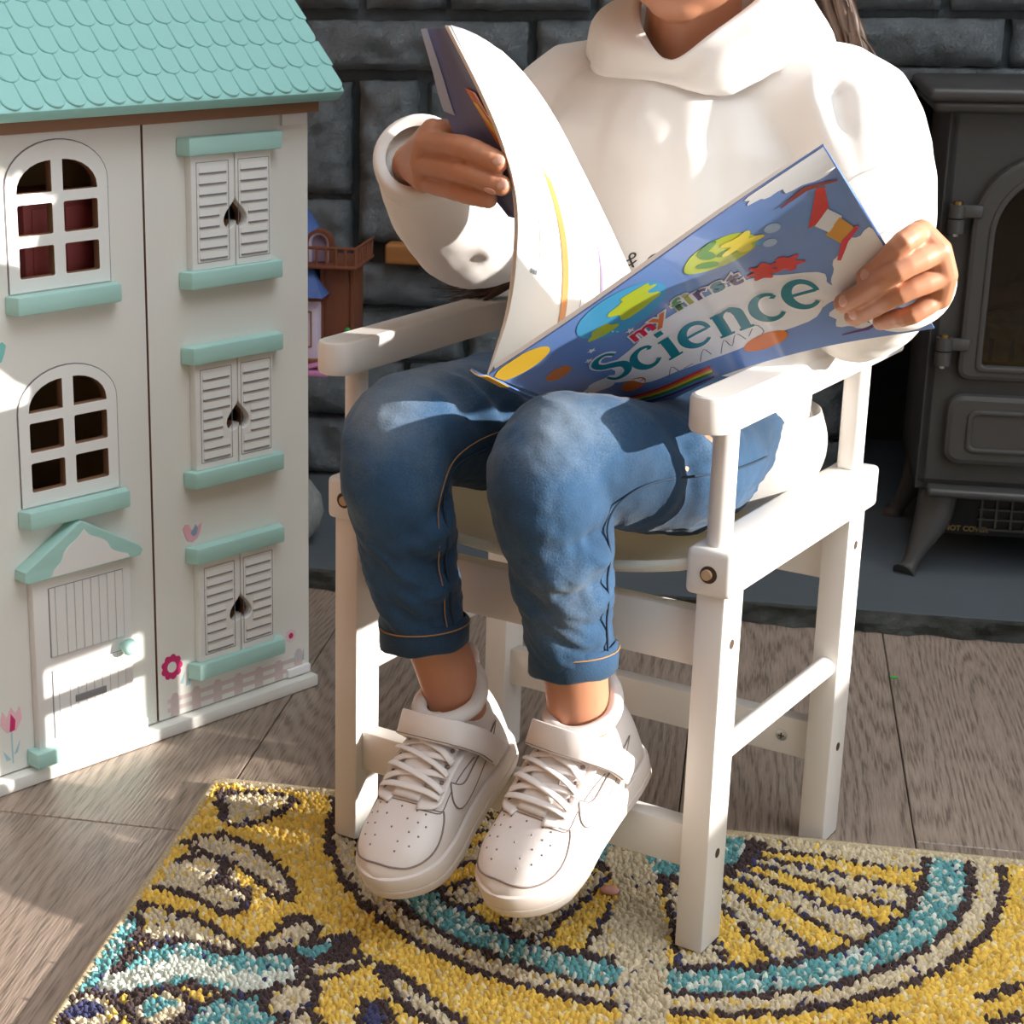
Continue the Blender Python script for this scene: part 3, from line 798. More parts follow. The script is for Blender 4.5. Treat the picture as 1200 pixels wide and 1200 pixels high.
link('warning_lettering', me, mat('ochre_lettering', '#8f7442', .6), stove)

# ================================================================== THINGS BEHIND
m_cbrown = mat('castle_brown', '#77452f', .45, var=.12, scale=30)
m_clav = mat('castle_lavender', '#cfc3d6', .45)
m_cblue = mat('castle_blue_roof', '#4d6aa8', .5, var=.25, scale=60)
m_cpink = mat('castle_pink', '#c985b4', .45)
m_cgreen = mat('castle_vine', '#3c9a50', .5)
m_cgold = mat('castle_gold', '#8d6c47', .5)
m_cviolet = mat('castle_violet', '#8f7a8e', .5)
castle = thing('toy_castle', 'brown and lavender plastic toy castle with blue roofs, behind the dollhouse', 'toy castle', M_WALL @ Matrix.Translation((-.53, 2.12, .2275)))
K0 = (-.53, 2.12, .2275)
def co(name, bm, m, parent=None, smooth=35):
    bmesh.ops.translate(bm, vec=(-K0[0], -K0[1], -K0[2] + .0), verts=bm.verts[:]); return obj(name, bm, m, parent or castle, smooth)
co('base', B(-.615, -.478, 2.045, 2.20, .2278, .236, .003), m_cpink)
bm = bmesh.new(); box(bm, -.506, -.470, 2.085, 2.0851, .236, .24)
bm.free()
tw = co('tower', B(-.4975, -.4605, 2.10, 2.16, .236, .3495, .002), m_cbrown)
for x in (-.4975, -.4605): co('tower_pilaster', B(x - .002, x + .002, 2.0975, 2.1005, .236, .346), m_cbrown, tw)
bm = bmesh.new(); box(bm, -.5475, -.4525, 2.084, 2.185, .349, .3535, .0015); co('balcony_floor', bm, m_cbrown)
ral = co('balcony_rail', T([(-.5475, 2.086, .3735), (-.4545, 2.086, .3735), (-.4535, 2.18, .3735)], .0020, n=8), m_cbrown)
for i in range(9): co('baluster', T([(-.5475 + i * .0116, 2.086, .353), (-.5475 + i * .0116, 2.086, .3735)], .0017, n=8), m_cbrown, ral)
for i in range(7): co('baluster', T([(-.4540, 2.092 + i * .014, .353), (-.4540, 2.092 + i * .014, .3735)], .0017, n=8), m_cbrown, ral)
def kplate(name, loops, n, t, m, parent=None):
    me = curve_mesh(loops, t, 0); map_mesh(me, lambda c: np.c_[c[:, 0] - K0[0], n + t / 2 - c[:, 2] - K0[1], c[:, 1] - K0[2]])
    return link(name, flip(me), m, parent or castle, 40)
ad = kplate('arch_doorway', [arch(-.503, .3535, .376, .0165, .0165), arch(-.503, .352, .376, .0125, .0125)], 2.104, .012, m_cbrown)
kplate('arch_lining', [arch(-.503, .3535, .376, .0125, .0125), arch(-.503, .352, .376, .0100, .0102)], 2.106, .010, m_clav, ad)
kplate('arch_recess', [arch(-.503, .3535, .376, .0102, .0104)], 2.112, .004, m_cviolet, ad)
bm = bmesh.new(); lathe(bm, [(.040, 0), (.030, .018), (.016, .042), (.001, .07)], 20, Matrix.Translation((-.548, 2.16, .372))); co('spire_roof', bm, m_cblue, None, 60)
bm = bmesh.new(); lathe(bm, [(.034, 0), (.034, .02)], 20, Matrix.Translation((-.548, 2.16, .353))); co('upper_turret', bm, m_clav, None, 60)
co('front_wall', B(-.60, -.4985, 2.078, 2.17, .236, .318, .001), m_clav)
bm = bmesh.new()
vs = [bm.verts.new(p) for p in ((-.61, 2.064, .318), (-.489, 2.064, .318), (-.489, 2.175, .318), (-.61, 2.175, .318), (-.60, 2.10, .349), (-.512, 2.10, .349), (-.512, 2.165, .349), (-.60, 2.165, .349))]
for q in ((3, 2, 1, 0), (4, 5, 6, 7), (0, 1, 5, 4), (1, 2, 6, 5), (2, 3, 7, 6), (3, 0, 4, 7)): bm.faces.new([vs[i] for i in q])
co('lower_roof', bm, m_cblue)
co('eaves_band', B(-.606, -.492, 2.068, 2.17, .313, .3185, .001), m_cbrown)
kplate('panel_outline', [rrect(-.530, -.505, .256, .300, .001, 1), rrect(-.528, -.507, .258, .298, .001, 1)], 2.0772, .001, m_cgold)
co('plinth_band', B(-.606, -.496, 2.070, 2.17, .236, .243, .001), m_cbrown)
for (x, z) in ((-.4955, .246), (-.4965, .254), (-.4945, .261), (-.4650, .266), (-.4660, .274), (-.464, .259)):
    bm = bmesh.new(); bmesh.ops.create_icosphere(bm, subdivisions=1, radius=.0048, matrix=Matrix.Translation((x, 2.0985, z))); co('vine', bm, m_cgreen)
bm = bmesh.new(); box(bm, -.508, -.478, 2.045, 2.10, .236, .238, .0005)
for v in bm.verts: v.co.z += (v.co.x + .508) * .25
co('path', bm, m_cpink)

m_pot = mat('grey_felt', '#8e8f8c', .95, var=.25, scale=120, bump=.8, bscale=260, bdist=.002)
pot = None
bm = bmesh.new(); lathe(bm, [(.030, .0), (.052, .004), (.066, .018), (.071, .036), (.068, .054), (.056, .070), (.036, .081), (.012, .085)], 32)
pot = obj('pouf', bm, m_pot, None, 180); pot.matrix_world = M_WALL @ Matrix.Translation((-.556, 2.048, .022)) @ Matrix.Diagonal((1.0, .9, 1.05, 1))
tag(pot, 'small grey felt pouf on the hearth, half hidden behind the dollhouse', 'pouf')
blk = obj('wooden_ledge', B(-.08, .075, -.02, .045, -.0135, .0135, .004, 3), mat('orange_brown_wood', '#a97442', .5, var=.25, scale=12, stretch=(1, 8, 8)))
blk.matrix_world = M_WALL @ Matrix.Translation((-.386, 2.335, .3325))
tag(blk, 'orange brown wooden block sticking out of the dark stone wall behind the sleeve', 'wooden block')
scr = obj('lint_scrap', B(-.004, .004, -.002, .002, 0, .0012, .0005, 1), mat('green_scrap', '#3fae4c', .6)); scr.matrix_world = M_WALL @ Matrix.Translation((.165, 1.817, .0003)); tag(scr, 'tiny green paper scrap lying on the wooden floor', 'scrap')

# ================================================================== RUG
RUG_W0, RUG_W1, RUG_N0, RUG_N1 = -.430, .70, .80, 1.412
rug = thing('rug', 'yellow, teal and beige looped wool rug with a dark outlined half circle', 'rug', M_WALL @ Matrix.Translation((RUG_W0, RUG_N1, 0)))
m_bind = mat('beige_binding', '#c9b795', .95, var=.3, scale=500, bump=.8, bscale=900, bdist=.001)
m_pile = mat_attr('wool_pile', 'yarn', .95, sheen=.2)
obj('backing', B(0, RUG_W1 - RUG_W0, RUG_N0 - RUG_N1, 0, .0006, .0055, .001, 1), m_bind, rug)
obj('binding', T([(0, RUG_N0 - RUG_N1, .0048), (0, 0, .0048)], .0042, n=8), m_bind, rug, 60)
obj('binding', T([(0, 0, .0055), (RUG_W1 - RUG_W0, 0, .0055)], .0048, n=8), m_bind, rug, 60)
def px_floor(px, py, z=.010):
    """photo pixel -> (w, n) on the rug; only used to copy the woven pattern's layout"""
    u = (px - CAM_CX) / CAM_F; v = (py - 600) / CAM_F
    d = np.array([u, math.cos(CAM_PITCH) - v * math.sin(CAM_PITCH), -math.sin(CAM_PITCH) - v * math.cos(CAM_PITCH)])
    P = d * ((z - CAM_H) / d[2]); c, s = math.cos(WALL_YAW), math.sin(WALL_YAW)
    return (P[0] * c - P[1] * s, P[0] * s + P[1] * c)
rng = np.random.default_rng(5)
PIT = .0039
gw, gn = np.meshgrid(np.arange(RUG_W0 + .003, RUG_W1 - .002, PIT), np.arange(RUG_N0 + .003, RUG_N1 - .002, PIT * .92))
gw[::2] += PIT / 2
tw_ = np.c_[gw.ravel(), gn.ravel()] + rng.normal(0, .0007, (gw.size, 2))
tw_ = tw_[(tw_[:, 0] < RUG_W1 - .002) & (tw_[:, 0] > RUG_W0 + .002)]
Q = tw_ + rng.normal(0, .0012, tw_.shape)
YEL, BEI, DRK, TEA, WHT, NAV = [np.array(lin(h)) for h in ('#e0bb55', '#cfc0a3', '#473736', '#639da0', '#d2d6ca', '#3f3f62')]
colr = np.tile(YEL, (len(Q), 1))
def seg_dist(P, poly, closed=False):
    d = np.full(len(P), 9.0); pl = list(poly) + ([poly[0]] if closed else [])
    for a, b_ in zip(pl, pl[1:]):
        a, b_ = np.array(a), np.array(b_); ab = b_ - a
        t = np.clip(((P - a) @ ab) / (ab @ ab + 1e-12), 0, 1); d = np.minimum(d, np.linalg.norm(P - a - t[:, None] * ab, axis=1))
    return d
def inside(P, poly):
    r_ = np.zeros(len(P), bool); n = len(poly)
    for i in range(n):
        (x1, y1), (x2, y2) = poly[i], poly[(i + 1) % n]
        c = ((y1 > P[:, 1]) != (y2 > P[:, 1])) & (P[:, 0] < (x2 - x1) * (P[:, 1] - y1) / (y2 - y1 + 1e-12) + x1); r_ ^= c
    return r_
def fillp(pts, c, outline=DRK, wd=.0076):
    poly = [px_floor(*p) for p in pts]; poly = [tuple(q) for q in smooth_path(poly + [poly[0]], 3)][:-1]
    m_ = inside(Q, poly); colr[m_] = c
    if outline is not None: colr[seg_dist(Q, poly, True) < wd / 2] = outline
def line(pts, c=DRK, wd=.009):
    pl = [tuple(q) for q in smooth_path([px_floor(*p) for p in pts], 3)]; colr[seg_dist(Q, pl) < wd / 2] = c
# half-circle medallion
ctr = np.array([-.048, 1.397]); rv = Q - ctr; rad = np.linalg.norm(rv, axis=1); ang = np.degrees(np.arctan2(-rv[:, 1], rv[:, 0]))
for r1, c in ((.274, DRK), (.2655, BEI), (.2505, DRK), (.2425, TEA), (.2155, DRK), (.207, BEI)): colr[rad < r1] = c
fan = (rad < .207) & (rad > .078)
st = np.floor((ang + 4.5) / 9.6).astype(int); fr_ = ((ang + 4.5) / 9.6) % 1
colr[fan & (st % 2 == 1)] = YEL
sepw = .0062 / np.maximum(rad, .02) * 57.3 / 9.6
sep = fan & ((fr_ < sepw / 2) | (fr_ > 1 - sepw / 2)); colr[sep] = DRK; colr[sep & (rng.random(len(Q)) < .25)] = NAV
colr[(rad < .086) & (rad > .070)] = DRK; colr[rad <= .072] = TEA
stem_pts = [px_floor(735, 1000), px_floor(755, 1080), px_floor(752, 1220)]
sd_ = seg_dist(Q, stem_pts) < .017
colr[sd_] = BEI * .92
# left-hand motifs
fillp([(258, 925), (340, 930), (325, 950), (280, 965), (262, 955)], BEI)
fillp([(215, 985), (250, 975), (290, 985), (320, 1005), (345, 1045), (330, 1050), (300, 1025), (262, 1005)], BEI)
fillp([(205, 1008), (225, 995), (262, 1005), (290, 1045), (273, 1068), (225, 1045), (180, 1038)], BEI, None)
line([(212, 1005), (240, 998), (262, 1012), (262, 1030), (290, 1042), (273, 1068), (225, 1047), (185, 1037)])
fillp([(165, 1055), (210, 1065), (260, 1090), (282, 1108), (262, 1112), (190, 1100), (160, 1092)], BEI)
line([(262, 1012), (255, 1030), (240, 1036)])
fillp([(305, 1098), (355, 1072), (370, 1085), (360, 1100), (312, 1112)], BEI)
fillp([(345, 1108), (380, 1098), (412, 1095), (410, 1110), (350, 1122)], TEA)
fillp([(350, 1130), (410, 1118), (432, 1122), (395, 1138), (368, 1142)], BEI)
fillp([(148, 1065), (165, 1080), (150, 1110), (125, 1150), (85, 1158), (110, 1115)], TEA)
fillp([(165, 1108), (215, 1098), (262, 1112), (300, 1112), (345, 1118), (340, 1150), (270, 1160), (215, 1150), (150, 1160), (120, 1150)], TEA)
colr[seg_dist(Q, [px_floor(130, 1150), px_floor(215, 1128), px_floor(300, 1148), px_floor(330, 1140)]) < .011] = WHT
fillp([(70, 1185), (95, 1160), (130, 1165), (140, 1190), (105, 1215)], BEI)
colr[seg_dist(Q, [px_floor(92, 1182), px_floor(106, 1178)]) < .010] = NAV
fillp([(150, 1175), (185, 1155), (220, 1165), (215, 1190), (165, 1200)], BEI)
colr[seg_dist(Q, [px_floor(178, 1176), px_floor(192, 1173)]) < .009] = TEA
fillp([(215, 1185), (260, 1165), (320, 1170), (325, 1210), (230, 1215)], TEA)
fillp([(305, 1165), (350, 1145), (372, 1160), (360, 1180), (320, 1185)], BEI)
fillp([(330, 1190), (362, 1182), (380, 1215), (335, 1220)], BEI)
fillp([(440, 1125), (470, 1140), (520, 1178), (560, 1210), (520, 1205), (470, 1170)], BEI)
fillp([(425, 1172), (445, 1170), (455, 1200), (425, 1205)], NAV)
fillp([(395, 1100), (405, 1095), (410, 1110), (398, 1115)], TEA)
line([(330, 1080), (350, 1070), (372, 1082)]); line([(1150, 1168), (1175, 1158), (1200, 1150)]); line([(1030, 1192), (1048, 1188)], DRK, .012); line([(1165, 1195), (1200, 1188)], DRK, .012)
for cx_, cy_ in ((560, 1245), (820, 1260), (1050, 1270), (300, 1280), (1300, 1240), (1420, 1320), (1180, 1420), (680, 1420), (420, 1420), (900, 1440), (1500, 1180), (1350, 1120)): fillp([(cx_ - 60, cy_), (cx_, cy_ - 25), (cx_ + 70, cy_ + 5), (cx_, cy_ + 40)], TEA if cx_ % 3 else BEI)
# yarn variation: flecks of cream in the yellow and teal, warm shifts in the beige
f_ = rng.random(len(Q)); isT = np.all(np.isclose(colr, TEA), axis=1); isY = np.all(np.isclose(colr, YEL), axis=1); isB = np.all(np.isclose(colr, BEI), axis=1)
colr[isT & (f_ < .30)] = WHT * .95
colr[isY & (f_ < .14)] = np.array(lin('#e0cd9a'))
colr[isB & (f_ < .10)] = np.array(lin('#d6b75e'))
colr[(rng.random(len(Q)) < .02) & ~isY] = NAV
colr *= rng.normal(1, .10, (len(Q), 1)).clip(.7, 1.3)
edge_row = tw_[:, 1] > RUG_N1 - .007; colr[edge_row] = BEI * 1.05
# one tuft = a small leaning dome
nb, nr_ = 6, 2
base = [(0, 0, 1.0)] + [(.62 * math.cos(2 * PI * k / nb), .62 * math.sin(2 * PI * k / nb), .72) for k in range(nb)] + [(1.0 * math.cos(2 * PI * (k + .5) / nb), 1.0 * math.sin(2 * PI * (k + .5) / nb), 0) for k in range(nb)]
base = np.array(base); nv = len(base)
tri = [(0, 1 + k, 1 + (k + 1) % nb) for k in range(nb)]
for k in range(nb):
    a, b_, c, d = 1 + k, 1 + (k + 1) % nb, 1 + nb + k, 1 + nb + (k - 1) % nb
    tri += [(a, c, b_), (a, d, c)]
tri = np.array(tri)
NT = len(tw_)
sx = rng.normal(.0026, .0004, NT); hz_ = rng.normal(.0048, .0010, NT).clip(.002, .0078)
lean = rng.normal(0, .0013, (NT, 2))
V = np.empty((NT, nv, 3))
V[:, :, 0] = (tw_[:, 0] - RUG_W0)[:, None] + base[:, 0] * sx[:, None] + base[:, 2] * lean[:, :1]
V[:, :, 1] = (tw_[:, 1] - RUG_N1)[:, None] + base[:, 1] * sx[:, None] * .9 + base[:, 2] * lean[:, 1:]
V[:, :, 2] = .005 + base[:, 2] * hz_[:, None]
V[:, :, 0] = V[:, :, 0].clip(.0005, None); V[:, :, 1] = V[:, :, 1].clip(None, .001)
F = (tri[None] + (np.arange(NT) * nv)[:, None, None]).reshape(-1, 3)
me = bpy.data.meshes.new('pile'); me.vertices.add(NT * nv); me.vertices.foreach_set('co', V.ravel())
me.loops.add(len(F) * 3); me.loops.foreach_set('vertex_index', F.ravel().astype(np.int32)); me.polygons.add(len(F))
me.polygons.foreach_set('loop_start', (np.arange(len(F)) * 3).astype(np.int32)); me.polygons.foreach_set('loop_total', np.full(len(F), 3, np.int32))
me.update(calc_edges=True); me.validate()
at = me.attributes.new('yarn', 'FLOAT_COLOR', 'POINT')
cc = np.ones((NT, nv, 4)); cc[:, :, :3] = colr[:, None, :].clip(0, 1); at.data.foreach_set('color', cc.ravel().astype(np.float32))
pile = link('pile', me, m_pile, rug, 180); pile['kind'] = 'stuff'
lint = bmesh.new(); bmesh.ops.create_icosphere(lint, subdivisions=2, radius=.006)
for v in lint.verts: v.co = Vector((v.co.x * 1.3, v.co.y, v.co.z * .5)) * (1 + .25 * noise.noise(v.co * 300))
lint = obj('pink_fluff', lint, mat('pink_fluff_wool', '#d29c94', .95), None, 180); lint.matrix_world = M_WALL @ Matrix.Translation((*px_floor(715, 1045), .0115)); tag(lint, 'small pink fluff lying on the rug between sneaker and chair leg', 'fluff')
def crom(P, t):
    """Catmull-Rom through P at parameter t in [0,1] (array)"""
    P = np.asarray(P, float); n = len(P) - 1
    t = np.clip(np.asarray(t, float), 0, 1) * n; i = np.minimum(t.astype(int), n - 1); f = (t - i)[..., None]
    p0, p1, p2, p3 = P[np.maximum(i - 1, 0)], P[i], P[i + 1], P[np.minimum(i + 2, n)]
    p0 = np.where((i == 0)[..., None], 2 * p1 - p2, p0); p3 = np.where((i == n - 1)[..., None], 2 * p2 - p1, p3)
    return .5 * (2 * p1 + (p2 - p0) * f + (2 * p0 - 5 * p1 + 4 * p2 - p3) * f ** 2 + (3 * p1 - p0 - 3 * p2 + p3) * f ** 3)
# front cover: ruled between its top edge and its bottom edge (chair coordinates, metres)
COV_T = [(.1709, -.060, .4281), (.224, -.057, .467), (.278, -.053, .509), (.332, -.047, .552), (.386, -.040, .5929)]
COV_B = [(.182, .085, .372), (.2330, .068, .3895), (.2900, .066, .4225), (.352, .080, .4465), (.4186, .100, .4636)]
def cover_xyz(u, v):
    u = np.asarray(u, float); v = np.asarray(v, float)
    a, c = crom(COV_T, u), crom(COV_B, u)
    P = a * (1 - v)[..., None] + c * v[..., None]
    P = P + np.array([.0, .010, .012]) * (np.sin(PI * v) * np.sin(PI * np.clip(u, 0, 1)) ** .7)[..., None]
    return P
PAGE_T = [(.1709, -.060, .4281), (.1865, -.062, .4720), (.1945, -.067, .5127), (.1960, -.072, .5500), (.1867, -.075, .5843), (.1680, -.074, .6180), (.1397, -.070, .6575)]
PG_M0, PG_MF, PG_B0, PG_BF = np.array((.176, .010, .402)), np.array((.171, .0, .6035)), np.array((.182, .080, .375)), np.array((.2005, .062, .4745))
def page_xyz(u, v):
    u = np.asarray(u, float); v = np.asarray(v, float)
    t = crom(PAGE_T, u); uu = u[..., None]; vv = v[..., None]
    m = t + (1 - uu) * (PG_M0 - np.array(PAGE_T[0])) + uu * (PG_MF - np.array(PAGE_T[-1]))
    d = t + (1 - uu) * (PG_B0 - np.array(PAGE_T[0])) + uu * (PG_BF - np.array(PAGE_T[-1]))
    return t * (1 - vv) * (1 - 2 * vv) + m * 4 * vv * (1 - vv) + d * vv * (2 * vv - 1)
# ================================================================== BOOK
m_cover = mat('book_cover_blue', '#6a8bc9', .22, spec=.6, coat=.5)
m_page = mat('white_page', '#f4f0ea', .55)
m_flap = mat('back_cover_slate', '#6b7196', .4)
m_spiney = mat('spine_yellow', '#e8b22c', .35)
def ink(name, h): return mat('ink_' + name, h, .22, spec=.6, coat=.5)
book = thing('science_workbook', 'open blue science workbook for children held in both hands on the lap', 'book', M_CHAIR @ Matrix.Translation((.182, .01, .40)))
BO = np.array((.182, .01, .40))
def surf_n(fn, u, v):
    e = 1e-3; a = fn(u + e, v) - fn(u - e, v); c = fn(u, v + e) - fn(u, v - e)
    n = np.cross(a, c); n /= np.linalg.norm(n, axis=1)[:, None]
    return np.where(n[:, 1:2] > 0, -n, n)             # towards the reader's front (outside of the cover)
def sheet(name, fn, nu, nv, thick, m, parent=None):
    """a curved sheet of paper or card: printed face on the reader's far side, thickness away from it"""
    U, V = np.meshgrid(np.linspace(0, 1, nu + 1), np.linspace(0, 1, nv + 1)); U, V = U.ravel(), V.ravel()
    P = fn(U, V) - BO; Nn = surf_n(fn, U, V); k = len(P)
    bm = bmesh.new(); f = [bm.verts.new(p) for p in P]; g = [bm.verts.new(p) for p in P - Nn * thick]
    w_ = nu + 1
    for j in range(nv):
        for i in range(nu):
            a = j * w_ + i; q = (a, a + 1, a + w_ + 1, a + w_)
            bm.faces.new([f[t] for t in q]); bm.faces.new([g[t] for t in q[::-1]])
    rim = list(range(nu)) + [j * w_ + nu for j in range(nv)] + [nv * w_ + i for i in range(nu, 0, -1)] + [j * w_ for j in range(nv, 0, -1)]
    for a, c in zip(rim, rim[1:] + rim[:1]): bm.faces.new((f[a], g[a], g[c], f[c]))
    bmesh.ops.recalc_face_normals(bm, faces=bm.faces[:])
    return obj(name, bm, m, parent or book, 60)
cov = sheet('front_cover', cover_xyz, 64, 36, .0012, m_cover)
def inner_cov(u, v): return cover_xyz(u * .985, v * .985 + .005) - surf_n(cover_xyz, u, v) * .0016
block = sheet('page_block', inner_cov, 40, 14, .0030, m_page)
for o in (block,):
    pass
# make sure the solid sheets lie behind the printed face
WB, HB = .270, .190
def cover_decal(name, loops, m, lift=.0003, parent=None, mesh=None):
    """loops in cover coordinates (metres from the top of the spine: right, down)"""
    me = mesh or curve_mesh([[(x, -y) for x, y in lp] for lp in loops])
    bm = bmesh.new(); bm.from_mesh(me); bmesh.ops.triangulate(bm, faces=bm.faces[:])
    for _ in range(4):
        es = [e for e in bm.edges if e.calc_length() > .012]
        if not es: break
        bmesh.ops.subdivide_edges(bm, edges=es, cuts=1); bmesh.ops.triangulate(bm, faces=bm.faces[:])
    bm.to_mesh(me); bm.free()
    def f(c):
        u, v = c[:, 0] / WB, -c[:, 1] / HB
        return cover_xyz(u, v) + surf_n(cover_xyz, u, v) * lift - BO
    map_mesh(me, f)
    return link(name, me, m, parent or cov, 180)
def U(u, v): return (u * WB, v * HB)
def blob(u, v, ru, rv, rot=0, n=26, wob=0, k=5, sd=0):
    cx, cy = U(u, v); c, s = math.cos(rot), math.sin(rot); pts = []
    for i in range(n):
        t = 2 * PI * i / n; q = 1 + wob * math.sin(k * t + sd) + wob * .5 * math.sin((k + 2) * t + 2 * sd)
        x, y = ru * q * math.cos(t), rv * q * math.sin(t); pts.append((cx + x * c - y * s, cy + x * s + y * c))
    return pts
def clampc(pts): return [(min(max(x, .0008), WB - .0008), min(max(y, .0008), HB - .0008)) for x, y in pts]
def bd_(name, pts, m, lift=.0003, parent=None): return cover_decal(name, [clampc(pts)], m, lift, parent)
I_w, I_teal, I_yel, I_or = ink('white', '#e9e8ea'), ink('teal', '#1f7c90'), ink('yellow', '#e9bd3c'), ink('orange', '#d4743c')
I_red, I_sky, I_lime, I_green = ink('red', '#cf3338'), ink('sky', '#4a9fd0'), ink('lime', '#b3c232'), ink('green', '#4c8c2c')
I_pale, I_purple, I_lemon, I_dred, I_crim = ink('pale_blue', '#9db9dc'), ink('purple', '#5a3a78'), ink('lemon', '#e6d650'), ink('dark_red', '#7e3540'), ink('crimson', '#d02850')
I_grey = ink('grey_line', '#6d737c'); I_cloud = ink('cloud', '#d8dde6')
bd_('cloud_print', blob(.955, .045, .030, .014, 0, 40, .10, 9), I_cloud); bd_('cloud_print', blob(.86, .03, .020, .008, 0, 30, .10, 7, 1), I_cloud)
bd_('cloud_print', blob(.93, .59, .036, .018, 2.25, 44, .07, 9, 2), I_w); bd_('cloud_print', blob(.865, .845, .020, .016, -.4, 36, .08, 7), I_cloud)
g = bd_('globe_print', blob(.365, .20, .034, .035), I_sky)
bd_('continent', blob(.40, .215, .017, .017, .5, 30, .16, 4, 1), I_lime, .0005, g); bd_('continent', blob(.285, .26, .011, .009, .2, 24, .18, 3), I_lime, .0005, g); bd_('continent', blob(.43, .15, .013, .009, .2, 24, .15, 5), I_lime, .0005, g)
lf = bd_('leaf_disc', blob(.645, .235, .026, .020, .15, 30, .03, 3), I_lime)
for (u, v, a) in ((.60, .27, .9), (.635, .15, -.4), (.665, .26, .3), (.62, .20, 1.4)): bd_('leaf_print', blob(u, v, .009, .0042, a, 14), I_green, .0005, lf)
bd_('flower_print', blob(.70, .245, .0115, .0115, 0, 40, .30, 5), I_lemon, .0006, lf)
bd_('splat_print', blob(.695, .485, .0095, .0095, .3, 40, .24, 7), I_red, .0006); bd_('splat_print', blob(.755, .49, .0100, .0085, .3, 40, .24, 6, 1), I_red, .0006)
sp = cover_decal('spool_print', [[U(.855, .335), U(.93, .155), U(.950, .165), U(.915, .33)]], I_red, .0004)
cover_decal('spool_band', [[U(.872, .335), U(.925, .27), U(.945, .33), U(.895, .40)]], I_cloud, .0006, sp)
cover_decal('spool_barrel', [[U(.882, .40), U(.935, .32), U(.955, .40), U(.905, .475)]], ink('amber', '#cf9440'), .0006, sp)
cover_decal('spool_rim', [stroke([U(.875, .555), U(.915, .46), U(.965, .40)], [.0025, .0045, .0025])], I_crim, .0007, sp)
cover_decal('stick_print', [stroke([U(.835, .16), U(.91, .13), U(.985, .16)], [.0015, .005, .0015])], I_dred, .0005)
for (u, v, q, m_) in ((.785, .25, .0055, I_pale), (.755, .33, .0048, I_pale), (.735, .30, .003, I_sky)): bd_('bubble_print', blob(u, v, q, q), m_, .0004)
ell = bd_('title_cloud', blob(.515, .68, .088, .038, .04, 60, .035, 9), ink('title_white', '#e4e6ee'), .0003)
bd_('sun_print', blob(.082, .085, .024, .017), I_yel)
bd_('disc_print', blob(.093, .375, .011, .010), I_or); bd_('disc_print', blob(.232, .785, .012, .008), I_or); bd_('disc_print', blob(.62, .885, .016, .008, -.1), I_or, .0005); bd_('cloud_print', blob(.142, .675, .018, .009, 0, 34, .10, 6), I_cloud)
for (u, v) in ((.182, .427), (.215, .36), (.33, .40), (.30, .33)):
    cx, cy = U(u, v); pts = [(cx + (.0042 if i % 2 == 0 else .0018) * math.sin(PI * i / 5), cy - (.0042 if i % 2 == 0 else .0018) * math.cos(PI * i / 5)) for i in range(10)]
    cover_decal('star_print', [pts], I_w)
for k, m_ in enumerate((I_purple, I_sky, I_green, I_lemon, I_or, I_red)):
    cover_decal('rainbow_print', [stroke([U(.10, .865 - .013 * k), U(.20, .93 - .013 * k), U(.33, .965 - .013 * k), U(.46, .985 - .013 * k)], .0026)], m_)
cover_decal('pencil_print', [stroke([U(.80, .955), U(.86, .945), U(.915, .90)], [.001, .003, .001])], I_purple)
bd_('splash_print', blob(.872, .875, .008, .008, 0, 40, .28, 6), I_sky, .0004)
# lettering: chunky title capitals drawn as pen strokes
def pen(ch):
    """strokes of a letter in a unit box (x right, y up), (points, widths)"""
    th, tn = .20, .085
    A = lambda cx, cy, rx, ry, a0, a1, n=14: arc(cx, cy, rx, ry, a0, a1, n)
    ww = lambda n, f: [f(i / (n - 1)) for i in range(n)]
    if ch == 'S':
        p = smooth_path([(.62, .80), (.50, .95), (.28, .95), (.13, .80), (.20, .62), (.42, .50), (.60, .36), (.58, .14), (.40, .04), (.18, .06), (.06, .22)], 3)
        return [(p, ww(len(p), lambda t: tn + (th + .02 - tn) * math.sin(PI * t) ** 1.5))]
    if ch == 'c':
        p = A(.33, .33, .28, .31, 50, 315, 22); return [(p, ww(len(p), lambda t: tn + (th - tn) * math.sin(PI * t) ** 1.3)), ([(.46, .55), (.53, .50)], [.14, .10])]
    if ch == 'e':
        p = A(.33, .33, .28, .31, 0, 312, 26); return [(p, ww(len(p), lambda t: tn + (th - tn) * math.sin(PI * t) ** 1.3)), ([(.08, .35), (.58, .35)], [tn, tn])]
    if ch == 'i': return [([(.16, .0), (.16, .62)], [th, th]), ([(.0, .03), (.32, .03)], [.07, .07]), ([(.02, .60), (.18, .60)], [.07, .07]), ([(.16, .76), (.16, .90)], [.16, .16])]
    if ch == 'n':
        p = [(.17, .44)] + A(.37, .42, .17, .20, 150, 0, 10) + [(.54, .04)]
        return [([(.15, .0), (.15, .62)], [th, th]), (p, [tn] * 6 + [th * .8] * 3 + [th] * (len(p) - 9)), ([(.0, .03), (.30, .03)], [.07, .07]), ([(.40, .03), (.69, .03)], [.07, .07]), ([(.02, .60), (.16, .60)], [.07, .07])]
adv = {'S': .74, 'c': .66, 'i': .40, 'e': .70, 'n': .76}
tot = sum(adv[c] for c in 'Science')
def title(scale, lift, m_, grow, parent):
    x = 0
    for ch in 'Science':
        k = x / tot
        u0, v0 = .172 + .635 * k, .690 + .095 * math.sin(PI * min(k * .80, 1)) + .0 * k
        ox, oy = U(u0, v0)
        loops = []
        for p, wd in pen(ch):
            lp = stroke([(q[0] * scale, q[1] * scale * 1.28) for q in p], [w * scale + grow for w in wd])
            loops.append([(ox + a - 0.06 * c, oy - c) for a, c in lp])
        first = None
        for q in loops:
            o = cover_decal('title_letter' if grow == 0 else 'letter_halo', [q], m_, lift, parent)
        x += adv[ch]
